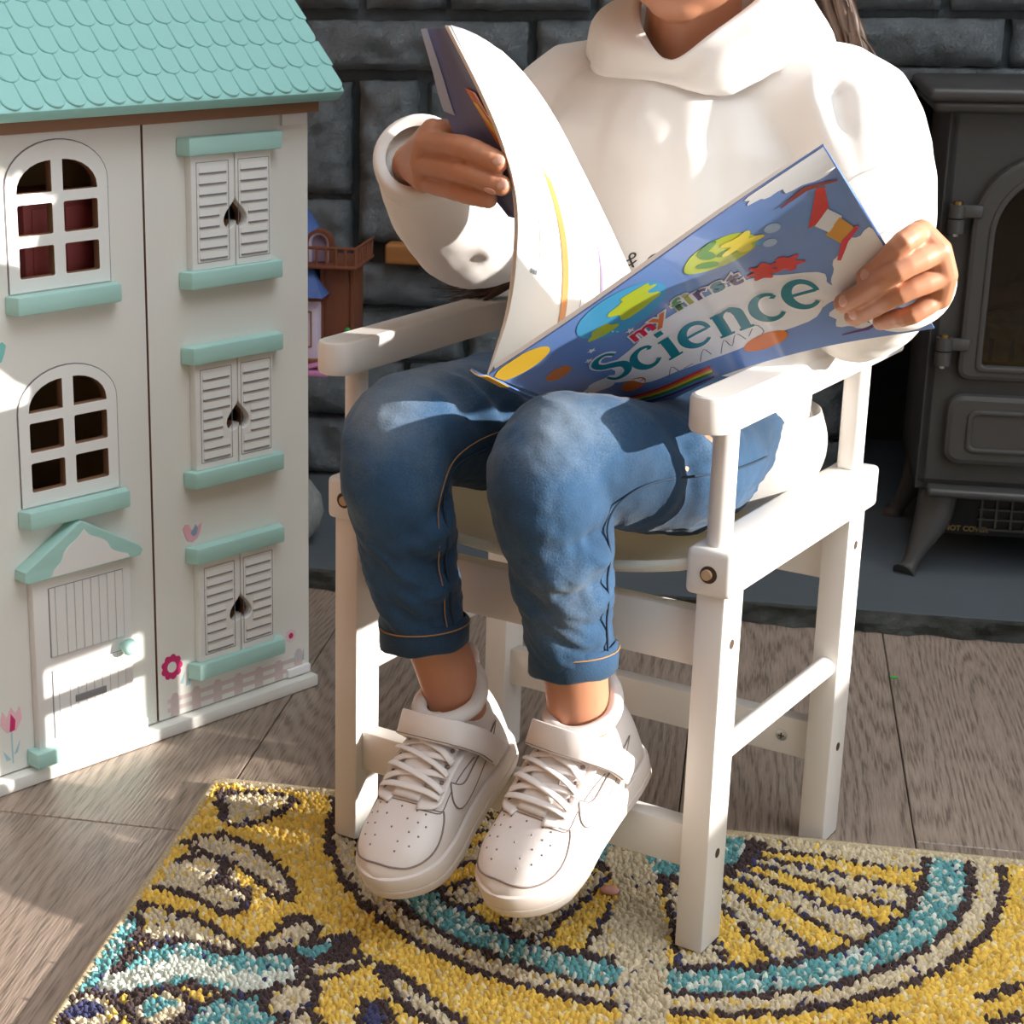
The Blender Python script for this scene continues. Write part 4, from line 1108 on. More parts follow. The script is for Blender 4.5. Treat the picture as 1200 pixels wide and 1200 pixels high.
title(.0366, .0006, I_w, .0042, ell)
title(.0366, .0008, I_teal, 0, ell)
sub = [('m', I_crim), ('y', I_or), (' ', None), ('f', I_green), ('i', ink('olive', '#a8a83a')), ('r', I_purple), ('s', I_teal), ('t', I_purple)]
xs_ = [.350, .405, .44, .466, .497, .530, .577, .622]
for (ch, m_), u in zip(sub, xs_):
    if m_ is None: continue
    me = text_mesh(ch, .0262, .0007)
    ox, oy = U(u, .452 - .02 * math.sin((u - .36) / .25 * PI))
    map_mesh(me, lambda c: np.c_[c[:, 0] + ox, c[:, 1] - oy, c[:, 2]])
    halo = text_mesh(ch, .0262, .0022); map_mesh(halo, lambda c: np.c_[c[:, 0] + ox, c[:, 1] - oy, c[:, 2]])
    cover_decal('letter_halo', None, I_w, .0006, ell, halo)
    cover_decal('subtitle_letter', None, m_, .0010, ell, me)
for pts in ([(.50, .87), (.52, .80), (.535, .85), (.555, .79), (.575, .84)], [(.585, .83), (.61, .78), (.625, .83), (.60, .86)], [(.34, .86), (.36, .80), (.375, .85)], [(.39, .85), (.42, .85)], [(.44, .86), (.46, .80), (.475, .85)]):
    cover_decal('scribble', [stroke([U(*p) for p in smooth_path(pts, 3)], .0007)], I_grey, .0005, ell)
# spine strip
def spine_xyz(u, v):
    a = crom([COV_T[0], (.174, .0, .4015), COV_B[0]], v); d = np.array((-.0115, -.004, .0035))
    return a + d * (1 - u)[..., None] + np.array((0, -.0015, -.0015)) * np.sin(PI * u)[..., None]
spn = sheet('spine', spine_xyz, 6, 20, .001, m_cover)
def sp_y(u, v): return spine_xyz(u, v * .24) + np.array((0, -.0008, -.0004))
sheet('spine_label', sp_y, 6, 6, .0004, m_spiney)
# left half: pages fanned upright, back cover behind them
pg = sheet('page', page_xyz, 40, 24, .0010, m_page)
def page2(u, v): return page_xyz(u, v) + np.array((.0025, .004, .0008)) * (u * (.4 + v))[..., None]
def page3(u, v): return page_xyz(u, v * 1.0) + np.array((-.0030, .003, .0)) * np.minimum(u * 4, 1)[..., None]
def page4(u, v): return page_xyz(u, v) + np.array((-.0055, .006, .0)) * np.minimum(u * 4, 1)[..., None]
sheet('page', page2, 30, 16, .0006, m_page); sheet('page', page3, 30, 16, .0006, m_page); sheet('page', page4, 30, 16, .0012, m_page)
def page_decal(name, pts, wd, m_, lift=.0008):
    lp = stroke([(u * .25, v * .2) for u, v in smooth_path(pts, 5)], wd); me = curve_mesh([lp])
    bm = bmesh.new(); bm.from_mesh(me); bmesh.ops.triangulate(bm, faces=bm.faces[:])
    for _ in range(4):
        es = [e for e in bm.edges if e.calc_length() > .010]
        if not es: break
        bmesh.ops.subdivide_edges(bm, edges=es, cuts=1); bmesh.ops.triangulate(bm, faces=bm.faces[:])
    bm.to_mesh(me); bm.free()
    def f(c):
        u, v = c[:, 0] / .25, c[:, 1] / .2; e = 1e-3
        n = np.cross(page_xyz(u + e, v) - page_xyz(u - e, v), page_xyz(u, v + e) - page_xyz(u, v - e)); n /= np.linalg.norm(n, axis=1)[:, None]
        n = np.where(n[:, :1] < 0, -n, n)
        return page_xyz(u, v) + n * lift - BO
    return link(name, map_mesh(me, f), m_, pg, 180)
I_pg = [ink('faint_orange', '#d98f52'), ink('faint_blue', '#86a6d8'), ink('faint_violet', '#9f8cba'), ink('faint_peach', '#e2ab74'), ink('faint_grey', '#d0d0d4')]
page_decal('printed_band', [(.02, .42), (.30, .36), (.55, .26), (.75, .20)], .0085, I_pg[0]); page_decal('printed_band', [(.02, .52), (.40, .46), (.75, .36), (.95, .28)], .0008, I_pg[1])
page_decal('printed_band', [(.02, .66), (.35, .62), (.62, .52), (.85, .45)], .0030, I_pg[2]); page_decal('printed_band', [(.25, .78), (.55, .74), (.80, .62), (.95, .52)], .0036, I_pg[3]); page_decal('printed_band', [(.35, .16), (.60, .12), (.85, .14)], .0020, I_pg[4])
for v in (.10, .118, .136): page_decal('printed_mark', [(.30, v), (.315, v + .004)], .0022, I_grey)
FL = [(.1116, -.058, .6544), (.1208, -.058, .6294), (.1308, -.058, .6021), (.151, -.058, .567), (.1832, -.060, .537)]
FR = [(.1390, -.066, .6560), (.1640, -.068, .6200), (.1850, -.069, .5860), (.1945, -.067, .5600), (.1940, -.064, .5330)]
def flap_xyz(u, v):
    a, c = crom(FL, v), crom(FR, v); return a * (1 - u)[..., None] + c * u[..., None] + np.array((0, .004, 0)) * np.sin(PI * u)[..., None]
fl = sheet('back_cover', flap_xyz, 14, 24, .0010, m_flap)
def fl_edge(u, v): return flap_xyz(u * .16, v * .5) + np.array((0, -.0012, 0))
sheet('pale_margin', fl_edge, 4, 14, .0003, mat('pale_margin_print', '#a7abb8', .5), fl)
def fl_or(u, v): return flap_xyz(.55 + .22 * u + .25 * v, .30 + .26 * v) + np.array((0, -.0014, 0))
sheet('orange_print', fl_or, 4, 8, .0003, I_or, fl)
def fl_ye(u, v): return flap_xyz(.62 + .10 * u + .25 * v, .36 + .16 * v) + np.array((0, -.0018, 0))
sheet('yellow_print', fl_ye, 3, 8, .0003, I_yel, fl)
# ================================================================== THE CHILD
from mathutils.bvhtree import BVHTree
m_skin = mat('skin', '#c58a6a', .48, sss=.25, var=.10, scale=14)
m_hood = mat('white_sweatshirt', '#eae5e0', .9, bump=.18, bscale=1400, bdist=.0005, sheen=.25)
m_hair = mat('brown_hair', '#4a3223', .5, var=.4, scale=60)
m_thread = mat('tan_stitching', '#a07850', .8)
m_seamb = mat('dark_denim_seam', '#1f3348', .85)
m_lip = mat('lip', '#b8695c', .45)
m_eyew = mat('eye_white', '#efece8', .3); m_iris = mat('brown_iris', '#3a2417', .25)
m_nail = mat('fingernail', '#dba793', .3)
def mat_denim():
    m = bpy.data.materials.new('blue_denim'); m.use_nodes = True
    nt = m.node_tree; N = nt.nodes; L = nt.links; b = N['Principled BSDF']
    tc = N.new('ShaderNodeTexCoord')
    n = N.new('ShaderNodeTexNoise'); n.inputs['Scale'].default_value = 700; n.inputs['Detail'].default_value = 2; L.new(tc.outputs['Object'], n.inputs[0])
    n2 = N.new('ShaderNodeTexNoise'); n2.inputs['Scale'].default_value = 13; n2.inputs['Detail'].default_value = 4; L.new(tc.outputs['Object'], n2.inputs[0])
    a = N.new('ShaderNodeAttribute'); a.attribute_name = 'wear'
    ad = N.new('ShaderNodeMath'); ad.operation = 'MULTIPLY_ADD'; ad.inputs[1].default_value = .22; L.new(n.outputs['Fac'], ad.inputs[0]); L.new(n2.outputs['Fac'], ad.inputs[2])
    ad2 = N.new('ShaderNodeMath'); ad2.operation = 'MULTIPLY_ADD'; ad2.inputs[1].default_value = .40; L.new(a.outputs['Fac'], ad2.inputs[0]); L.new(ad.outputs[0], ad2.inputs[2])
    mr = N.new('ShaderNodeMapRange'); mr.inputs[1].default_value = .40; mr.inputs[2].default_value = 1.15; L.new(ad2.outputs[0], mr.inputs[0])
    r = N.new('ShaderNodeValToRGB'); cr = r.color_ramp
    cr.elements[0].position = 0; cr.elements[0].color = (*lin('#1f3246'), 1); cr.elements[1].position = 1; cr.elements[1].color = (*lin('#788694'), 1)
    e = cr.elements.new(.45); e.color = (*lin('#305070'), 1)
    L.new(mr.outputs[0], r.inputs[0]); L.new(r.outputs[0], b.inputs['Base Color'])
    b.inputs['Roughness'].default_value = .85; b.inputs['Sheen Weight'].default_value = .12; b.inputs['Specular IOR Level'].default_value = .25
    bp = N.new('ShaderNodeBump'); bp.inputs['Strength'].default_value = .4; bp.inputs['Distance'].default_value = .0006
    L.new(n.outputs['Fac'], bp.inputs['Height']); L.new(bp.outputs[0], b.inputs['Normal'])
    return m
m_denim = mat_denim()
person = thing('person', 'child in white hoodie, blue jeans and white sneakers sitting and reading a workbook', 'person', M_CHAIR)

def remesh(bm, voxel, smooth=4, factor=.5):
    me = bpy.data.meshes.new('body'); bmesh.ops.recalc_face_normals(bm, faces=bm.faces[:]); bm.to_mesh(me); bm.free()
    o = bpy.data.objects.new('body', me); COL.objects.link(o)
    r = o.modifiers.new('r', 'REMESH'); r.mode = 'VOXEL'; r.voxel_size = voxel; r.use_smooth_shade = True
    if smooth:
        s = o.modifiers.new('s', 'SMOOTH'); s.iterations = smooth; s.factor = factor
    dg = bpy.context.evaluated_depsgraph_get(); dg.update()
    out = bpy.data.meshes.new_from_object(o.evaluated_get(dg))
    bpy.data.objects.remove(o); bpy.data.meshes.remove(me)
    return out
def coords(me):
    c = np.empty(len(me.vertices) * 3); me.vertices.foreach_get('co', c); n = np.empty_like(c); me.vertices.foreach_get('normal', n)
    return c.reshape(-1, 3), n.reshape(-1, 3)
def folds(me, ridges, nz=0.0, nscale=30):
    """push the surface along its normal: gaussian ridges (p0, p1, width, height) plus soft noise"""
    c, n = coords(me); d = np.zeros(len(c))
    for p0, p1, w, h in ridges:
        p0, p1 = np.array(p0), np.array(p1); ab = p1 - p0; t = ((c - p0) @ ab) / (ab @ ab); tc_ = np.clip(t, 0, 1)
        q = np.linalg.norm(c - p0 - tc_[:, None] * ab, axis=1)
        d += h * np.exp(-(q / w) ** 2) * np.where((t < 0) | (t > 1), .8, 1)
    if nz: d += nz * np.array([noise.fractal(Vector(p) * nscale, 1, 2, 3) for p in c])
    me.vertices.foreach_set('co', (c + n * d[:, None]).ravel()); me.update()
def bvh_of(me):
    bm = bmesh.new(); bm.from_mesh(me); t = BVHTree.FromBMesh(bm); bm.free(); return t
def snap(path, tree, off=.0006):
    out = []
    for p in path:
        q, n, _, _ = tree.find_nearest(Vector(p)); out.append(tuple(q + n * off))
    return out
def ball(bm, c, r, sub=3, M=None):
    r = (r, r, r) if not isinstance(r, (tuple, list)) else r
    bmesh.ops.create_icosphere(bm, subdivisions=sub, radius=1, matrix=(Matrix.Translation(c) @ (M or Matrix.Identity(4)) @ Matrix.Diagonal((*r, 1))))

# ---- hands (joints measured in chair coordinates)
def hand_mesh(fingers, thumb, wrist, fore, rads, palm_r=.0085):
    bm = bmesh.new()
    hull = bmesh.new()
    for f in fingers: ball(hull, f[0], palm_r, 2)
    ball(hull, wrist, (.014, .014, .014), 2); ball(hull, thumb[0], .0085, 2)
    mid = (Vector(fingers[0][0]) + Vector(fingers[3][0])) * .35 + Vector(wrist) * .3; ball(hull, mid, .011, 2)
    r = bmesh.ops.convex_hull(hull, input=hull.verts[:]); bmesh.ops.delete(hull, geom=[g for g in r['geom_interior'] if isinstance(g, bmesh.types.BMVert)], context='VERTS')
    me = bpy.data.meshes.new('h'); hull.to_mesh(me); hull.free(); bm.from_mesh(me); bpy.data.meshes.remove(me)
    for f, ra in zip(fingers, rads):
        p = smooth_path(f, 4); k = len(p)
        rr = []
        for i in range(k):
            t = i / (k - 1) * 3
            rr.append(ra * (1.04 - .055 * t + .05 * math.cos(2 * PI * t) ** 2))
        tube(bm, [tuple(q) for q in p], rr, n=14, round_ends=True)
    p = smooth_path(thumb, 4); tube(bm, [tuple(q) for q in p], [.0088 - .0018 * i / (len(p) - 1) for i in range(len(p))], n=14, round_ends=True)
    tube(bm, [wrist, tuple((Vector(wrist) + Vector(fore)) / 2), fore], [(.0155, .0155), (.0165, .0165), (.019, .019)], n=18)
    return remesh(bm, .0011, 3, .5)
HL = [[(.4190, .052, .5332), (.4155, .031, .5291), (.4022, .037, .5142), (.3885, .0460, .5022)],
      [(.4310, .054, .5222), (.4139, .031, .5110), (.3930, .041, .4957), (.3730, .0525, .4828)],
      [(.4340, .061, .5062), (.4140, .040, .4958), (.3931, .0525, .4825), (.3770, .0625, .4728)],
      [(.4290, .070, .4900), (.4180, .0545, .4800), (.4040, .0625, .4745), (.3930, .0695, .4700)]]
HLm = hand_mesh(HL, [(.408, .080, .508), (.392, .080, .505), (.378, .076, .497)], (.3990, .100, .4965), (.372, .130, .4830), [.0073, .0076, .0073, .0064])
HR = [[(.1165, -.050, .5880), (.1300, -.046, .5880), (.1390, -.042, .5840), (.1470, -.040, .5800)],
      [(.1145, -.055, .5800), (.1527, -.0705, .5808), (.1710, -.0725, .5766), (.1815, -.0725, .5730)],
      [(.1093, -.053, .5662), (.1518, -.0700, .5650), (.1715, -.0725, .5612), (.1845, -.0725, .5580)],
      [(.1077, -.046, .5532), (.1438, -.0630, .5510), (.1603, -.0670, .5490), (.1725, -.0685, .5480)]]
HRm = hand_mesh(HR, [(.1050, -.038, .5745), (.1250, -.032, .5790), (.1420, -.033, .5780)], (.0860, -.026, .5630), (.0720, .0, .5470), [.0074, .0078, .0075, .0068])
# ---- body under the clothes: one continuous surface
bm = bmesh.new()
tube(bm, [(.17, .20, .335), (.172, .20, .42), (.180, .195, .50), (.188, .192, .575), (.192, .188, .605)], [(.075, .085), (.068, .078), (.070, .088), (.058, .095), (.035, .060)], n=24, up=(0, 1, 0), round_ends=True)
tube(bm, [(.193, .190, .59), (.197, .176, .630), (.201, .168, .675), (.204, .160, .72)], [.050, .038, .0335, .034], n=24)
HC = Vector((.205, .150, .764)); HT = Matrix.Rotation(math.radians(20), 4, 'X')           # head tipped down to the page
HX = Matrix.Translation(HC) @ HT
def hp(x, y, z): return tuple(HX @ Vector((x, y, z)))
ball(bm, tuple(HC), (.071, .086, .088), 4, HT)
ball(bm, hp(0, -.030, -.048), (.050, .046, .050), 4, HT); ball(bm, hp(0, -.048, -.077), (.024, .021, .020), 3, HT)
ball(bm, hp(-.026, -.050, -.040), (.026, .024, .024), 3, HT); ball(bm, hp(.026, -.050, -.040), (.026, .024, .024), 3, HT)
tube(bm, [hp(0, -.080, .004), hp(0, -.090, -.014), hp(0, -.094, -.026)], [.0075, .0085, .0105], n=12, round_ends=True)
ball(bm, hp(-.0095, -.086, -.028), .0065, 2); ball(bm, hp(.0095, -.086, -.028), .0065, 2)
for s in (-1, 1): ball(bm, hp(s * .071, .006, -.012), (.007, .016, .024), 3, HT)
for sh, el, wr, r0 in (((.085, .195, .585), (.0731, .09, .503), (.079, -.008, .555), .030), ((.305, .195, .590), (.3434, .160, .472), (.386, .112, .490), .030)):
    tube(bm, [tuple(q) for q in smooth_path([(.19, .19, .580), sh, tuple((Vector(sh) + Vector(el)) / 2), el, tuple((Vector(el) + Vector(wr)) / 2), wr], 4)], [.040] + [.034, .030, .028, .026] + [.026] * 4 + [.025] * 4 + [.0235] * 4 + [.021, .020, .0195, .0185], n=18, round_ends=True)
LEGR = [(.120, .195, .352), (.112, .11, .360), (.104, .03, .368), (.0915, -.040, .370), (.094, -.045, .330), (.101, -.040, .270), (.1135, -.033, .222), (.1235, -.027, .188), (.130, -.022, .160)]
LEGL = [(.222, .195, .352), (.238, .11, .352), (.252, .04, .352), (.2175, -.040, .374), (.2185, -.047, .335), (.2260, -.042, .275), (.2310, -.034, .230), (.2330, -.026, .188), (.236, -.018, .165)]
LR_ = [.062, .052, .042, .034, .031, .028, .0235, .0225, .023]
for leg in (LEGR, LEGL):
    p = smooth_path(leg, 4); rr = [float(q[0]) for q in smooth_path([(a,) for a in LR_], 4)]
    tube(bm, [tuple(q) for q in p], rr, n=20, up=(1, 0, 0), round_ends=True)
for (hx_, tx) in (((.134, -.013, .144), (.135, -.084, .100)), ((.241, -.007, .159), (.234, -.078, .114))):
    tube(bm, [hx_, tuple((Vector(hx_) + Vector(tx)) / 2), tx], [.018, .018, .014], n=16, round_ends=True)
me_b = remesh(bm, .0022, 5, .5)
bm = bmesh.new(); bm.from_mesh(me_b); bm.from_mesh(HLm); bm.from_mesh(HRm)
for q in (me_b, HLm, HRm): bpy.data.meshes.remove(q)
body = obj('body', bm, m_skin, person, 180)
# face, nails
for s in (-1, 1):
    bm = bmesh.new(); ball(bm, hp(s * .029, -.0715, .002), (.0125, .009, .0085), 3, HT); e = obj('eye', bm, m_eyew, body, 180)
    bm = bmesh.new(); ball(bm, hp(s * .029, -.0780, .000), (.0055, .0035, .0055), 2, HT); obj('iris', bm, m_iris, e, 180)
    obj('eyelid', T([hp(s * .017, -.076, .006), hp(s * .029, -.0815, .0105), hp(s * .042, -.072, .006)], .0022, n=8), m_skin, e, 180)
    obj('eyebrow', T([hp(s * .014, -.084, .022), hp(s * .028, -.083, .027), hp(s * .044, -.070, .022)], [.0016, .0024, .001], n=8), m_hair, body, 180)
bm = bmesh.new(); tube(bm, [hp(-.020, -.076, -.0545), hp(-.008, -.0835, -.0515), hp(0, -.0835, -.053), hp(.008, -.0835, -.0515), hp(.020, -.076, -.0545)], [.0012, .0034, .0032, .0034, .0012], n=10)
tube(bm, [hp(-.019, -.076, -.0555), hp(-.008, -.082, -.0590), hp(.008, -.082, -.0590), hp(.019, -.076, -.0555)], [.0012, .0042, .0042, .0012], n=10)
obj('lips', bm, m_lip, body, 180)
tree_b = bvh_of(body.data)
for f in HL[:3] + HR[1:]:
    d = (Vector(f[3]) - Vector(f[2])).normalized(); tip = Vector(f[3]) + d * .002
    q, n, _, _ = tree_b.find_nearest(tip + Vector((.004, -.010, .004)))
    side = d.cross(n).normalized()
    M = Matrix((( *side, 0), (*d, 0), (*n, 0), (0, 0, 0, 1))).transposed(); M.translation = q
    bm = bmesh.new(); ball(bm, (0, 0, -.0004), (.0040, .0050, .0012), 2); bmesh.ops.transform(bm, matrix=M, verts=bm.verts[:]); obj('fingernail', bm, m_nail, body, 180)

# ---- jeans
bm = bmesh.new()
tube(bm, [(.17, .215, .40), (.17, .21, .365), (.17, .20, .335)], [(.070, .092), (.082, .108), (.055, .100)], n=28, up=(0, 1, 0), round_ends=True)
JR = [(.118, .20, .352), (.112, .12, .358), (.106, .04, .366), (.098, -.015, .3725), (.0915, -.043, .372), (.093, -.055, .345), (.099, -.050, .305), (.106, -.045, .255), (.1105, -.040, .2205)]
JRr = [.066, .058, .050, .0445, .0420, .0405, .0370, .0325, .0305]
JL = [(.225, .20, .352), (.240, .12, .350), (.253, .055, .350), (.236, -.005, .3665), (.2170, -.041, .375), (.2185, -.055, .350), (.2265, -.050, .310), (.2300, -.043, .262), (.2320, -.036, .2275)]
JLr = [.066, .058, .0480, .0450, .0435, .0415, .0375, .0320, .0290]
for leg, rr in ((JR, JRr), (JL, JLr)):
    p = smooth_path(leg, 4); r2 = [float(q[0]) for q in smooth_path([(a,) for a in rr], 4)]
    tube(bm, [tuple(q) for q in p], r2, n=24, up=(1, 0, 0))
me_j = remesh(bm, .0026, 5, .5)
fj = []
def ring_fold(c, ax, r, a0, a1, dz, w, h):
    """diagonal crease running round a leg"""
    ax = Vector(ax).normalized(); e1 = Vector((1, 0, 0)); e1 = (e1 - ax * e1.dot(ax)).normalized(); e2 = ax.cross(e1)
    ps = [tuple(Vector(c) + e1 * (r * math.cos(math.radians(a0 + (a1 - a0) * k / 4))) + e2 * (r * math.sin(math.radians(a0 + (a1 - a0) * k / 4))) + ax * (dz * k / 4)) for k in range(5)]
    return [(ps[k], ps[k + 1], w, h * (.45, .75, .75, .45)[k]) for k in range(4)]
for (z, a0, a1, dz, w, h) in ((.338, 10, -70, -.016, .006, -.005), (.322, 5, -95, -.030, .007, .0045), (.300, 15, -60, -.012, .006, -.0045), (.288, 0, -100, -.026, .007, .004), (.268, 12, -55, -.010, .0055, -.004), (.258, 5, -110, -.018, .0065, .0035), (.243, 10, -70, .006, .005, -.003)):
    fj += ring_fold((.2275, -.048, z), (0, 0, 1), .0375, a0, a1, dz, w, h)
for (z, a0, a1, dz, w, h) in ((.335, 25, -40, -.014, .006, -.005), (.318, 20, -70, -.020, .0065, .004), (.296, 30, -35, -.010, .0055, -.004), (.272, 20, -60, -.014, .006, .0035), (.250, 25, -50, -.008, .005, -.0035), (.236, 185, 250, .006, .005, .003)):
    fj += ring_fold((.103, -.047, z), (0, 0, 1), .036, a0, a1, dz, w, h)
for k, (y, h) in enumerate(((-.020, -.0045), (-.004, .0045), (.014, -.0045), (.032, .004), (.052, -.0035), (.075, .003))):
    fj += ring_fold((.245, y, .360), (.25, -1, .2), .045, -55 + 12 * k, 45, .022, .0068, h)
    fj += ring_fold((.104, y, .368), (0, -1, 0), .046, 10, 85 - 8 * k, .018, .0068, h)
folds(me_j, fj, .0016, 38)
c, n_ = coords(me_j)
# fine slanting wrinkles, strongest below the knees and at the top of the thighs
wr = np.array([noise.fractal(Vector((p[0] * 16, p[1] * 16, p[2] * 62 + p[0] * 45 + 9)), .9, 2, 3) for p in c])
mask = np.clip((.335 - c[:, 2]) / .05, 0, 1) + .5 * np.clip((c[:, 1] - .0) / .06, 0, 1)
me_j.vertices.foreach_set('co', (c + n_ * (wr * .0032 * np.clip(mask, 0, 1))[:, None]).ravel()); me_j.update()
jeans = link('jeans', me_j, m_denim, person, 180)
c, n_ = coords(me_j)
wear = np.zeros(len(c))
for p, r, s in (((.0915, -.078, .395), .045, .9), ((.2170, -.078, .398), .045, .8), ((.10, -.085, .31), .05, .35), ((.227, -.085, .31), .05, .35), ((.11, .0, .41), .05, .4), ((.25, .0, .41), .05, .4)):
    wear += s * np.exp(-(np.linalg.norm(c - np.array(p), axis=1) / r) ** 2)
at = me_j.attributes.new('wear', 'FLOAT', 'POINT'); at.data.foreach_set('value', wear.clip(0, 1).astype(np.float32))
tj = bvh_of(me_j)
def relax(path, k=3):
    P = [Vector(p) for p in path]
    for _ in range(k): P = [P[0]] + [(P[i - 1] + P[i] * 2 + P[i + 1]) / 4 for i in range(1, len(P) - 1)] + [P[-1]]
    return [tuple(p) for p in P]
def seam(name, pts, r, m, off=.0013, n=8):
    p = relax(snap(relax(snap([tuple(q) for q in smooth_path(pts, n)], tj, 0), 8), tj, off), 6)
    return obj(name, T(p, r, n=6), m, jeans, 180)
seam('seam', [(.160, .03, .365), (.142, -.02, .362), (.135, -.050, .345), (.137, -.055, .305), (.1385, -.050, .26), (.140, -.044, .225)], .0010, m_seamb)
seam('seam', [(.300, .12, .352), (.300, .06, .355), (.290, .0, .362), (.270, -.030, .360), (.260, -.052, .335), (.264, -.052, .30), (.262, -.045, .26), (.261, -.038, .230)], .0009, m_seamb)
seam('stitching', [(.155, .03, .375), (.137, -.02, .372), (.130, -.055, .350), (.1315, -.062, .305), (.134, -.056, .26), (.136, -.050, .225)], .0005, m_thread)
for (cx, cy, cz, r, ax, tilt) in ((.1105, -.040, .2215, .0312, (0, 0, 1), .004), (.2320, -.036, .2285, .0298, (0, 0, 1), .003)):
    rings = []
    bm = bmesh.new()
    for q, dz in ((r * .93, -.003), (r * 1.0, -.0045), (r * 1.055, -.003), (r * 1.06, .008), (r * 1.035, .0155), (r * .97, .0165)):
        rings.append([bm.verts.new((cx + q * math.cos(2 * PI * k / 32), cy + q * math.sin(2 * PI * k / 32), cz + dz - .004 + tilt * math.cos(2 * PI * k / 32) + .0008 * math.sin(6 * PI * k / 16))) for k in range(32)])
    for a, b_ in zip(rings, rings[1:]):
        for k in range(32): bm.faces.new((a[k], a[(k + 1) % 32], b_[(k + 1) % 32], b_[k]))
    bmesh.ops.recalc_face_normals(bm, faces=bm.faces[:])
    hm = obj('hem', bm, m_denim, jeans, 180)
    obj('hem_stitching', T([(cx + r * 1.062 * math.cos(2 * PI * k / 32), cy + r * 1.062 * math.sin(2 * PI * k / 32), cz + .0085 + tilt * math.cos(2 * PI * k / 32)) for k in range(33)], .0006, n=6), m_thread, hm, 180)

# ---- hoodie
bm = bmesh.new()
tube(bm, [(.172, .198, .318), (.173, .197, .345), (.174, .195, .40), (.178, .190, .46), (.182, .186, .52), (.187, .188, .570), (.191, .190, .603), (.193, .192, .625)],
     [(.094, .120), (.100, .128), (.096, .122), (.090, .114), (.085, .110), (.080, .112), (.068, .095), (.052, .062)], n=36, up=(0, 1, 0))
SLR = [(.165, .195, .585), (.092, .197, .590), (.068, .165, .545), (.0690, .092, .5005), (.0655, .050, .5180), (.0730, .012, .5430), (.0850, -.016, .5615)]
SLL = [(.215, .195, .590), (.300, .196, .594), (.334, .188, .545), (.3440, .160, .4700), (.3720, .124, .4825), (.3940, .096, .4940)]
for p_, r_ in ((SLR, [.050, .048, .047, .045, .041, .036, .030]), (SLL, [.050, .050, .049, .045, .0395, .0325])):
    p = smooth_path(p_, 4); rr = [float(q[0]) for q in smooth_path([(a,) for a in r_], 4)]
    tube(bm, [tuple(q) for q in p], rr, n=24, round_ends=False)
me_h = remesh(bm, .0030, 6, .5)
fh = [((.150, .105, .60), (.140, .095, .45), .012, -.004), ((.245, .110, .605), (.268, .118, .46), .012, -.005), ((.268, .120, .610), (.292, .130, .50), .010, .005), ((.215, .104, .60), (.222, .10, .46), .012, -.0025),
      ((.285, .130, .60), (.300, .140, .47), .009, -.005), ((.300, .150, .62), (.340, .150, .53), .010, .004), ((.318, .150, .61), (.352, .160, .52), .009, -.004), ((.115, .115, .60), (.108, .11, .47), .012, .004),
      ((.055, .125, .545), (.095, .105, .490), .008, .004), ((.050, .105, .525), (.095, .085, .485), .009, -.0025), ((.040, .070, .520), (.105, .050, .490), .007, .004), ((.050, .015, .545), (.085, .000, .528), .008, .0025), ((.095, .06, .53), (.105, .10, .48), .010, .0025),
      ((.345, .15, .50), (.385, .13, .45), .007, .003), ((.33, .15, .47), (.37, .12, .445), .007, -.003), ((.27, .28, .40), (.29, .10, .36), .012, .004), ((.29, .22, .36), (.28, .12, .33), .008, -.004)]
folds(me_h, [(a, b_, w, h * 1.35) for a, b_, w, h in fh], .0040, 13)
hoodie = link('hoodie', me_h, m_hood, person, 180)
th = bvh_of(me_h)
# ribbed hem and cuffs, shoulder seams
def band(name, c, ax, e1, ra, rb, prof, n=40):
    ax = Vector(ax).normalized(); e1 = Vector(e1); e1 = (e1 - ax * e1.dot(ax)).normalized(); e2 = ax.cross(e1)
    bm = bmesh.new(); rings = []
    for dr, dz in prof:
        rings.append([bm.verts.new(Vector(c) + e1 * ((ra + dr ) * math.cos(2 * PI * k / n)) + e2 * ((rb + dr ) * math.sin(2 * PI * k / n)) + ax * dz) for k in range(n)])
    for a, b_ in zip(rings, rings[1:]):
        for k in range(n): bm.faces.new((a[k], a[(k + 1) % n], b_[(k + 1) % n], b_[k]))
    bmesh.ops.recalc_face_normals(bm, faces=bm.faces[:])
    return obj(name, bm, m_hood, hoodie, 180)
prof = [(-.008, -.002), (-.004, -.006), (0, -.007), (.003, -.004), (.0035, .006), (.003, .014), (-.001, .017), (-.006, .014)]
band('cuff', (.0835, -.0140, .5600), (.0118, -.028, .0185), (0, 0, 1), .0292, .0285, prof)
band('cuff', (.3930, .0975, .4935), (.022, -.028, .0115), (0, 0, 1), .0310, .0310, prof)
# ribbed waistband draped over the seat
def hem_xyz(k, t):
    a = 2 * PI * k
    rx, ry = .1285 + .007 * math.sin(PI * t) + .003 * math.sin(5 * a + 2 * t), .101 + .006 * math.sin(PI * t) + .003 * math.cos(4 * a)
    return (.173 + rx * math.cos(a), .198 + ry * math.sin(a), .366 - .058 * t + .006 * math.sin(3 * a + 1) * t - .004 * math.cos(a) * t)
bm = bmesh.new(); g = [[bm.verts.new(hem_xyz(k / 72, t / 10)) for k in range(72)] for t in range(11)]
for a, b_ in zip(g, g[1:]):
    for k in range(72): bm.faces.new((a[k], a[(k + 1) % 72], b_[(k + 1) % 72], b_[k]))
bmesh.ops.solidify(bm, geom=bm.faces[:], thickness=.003)
obj('waistband', bm, m_hood, hoodie, 180)
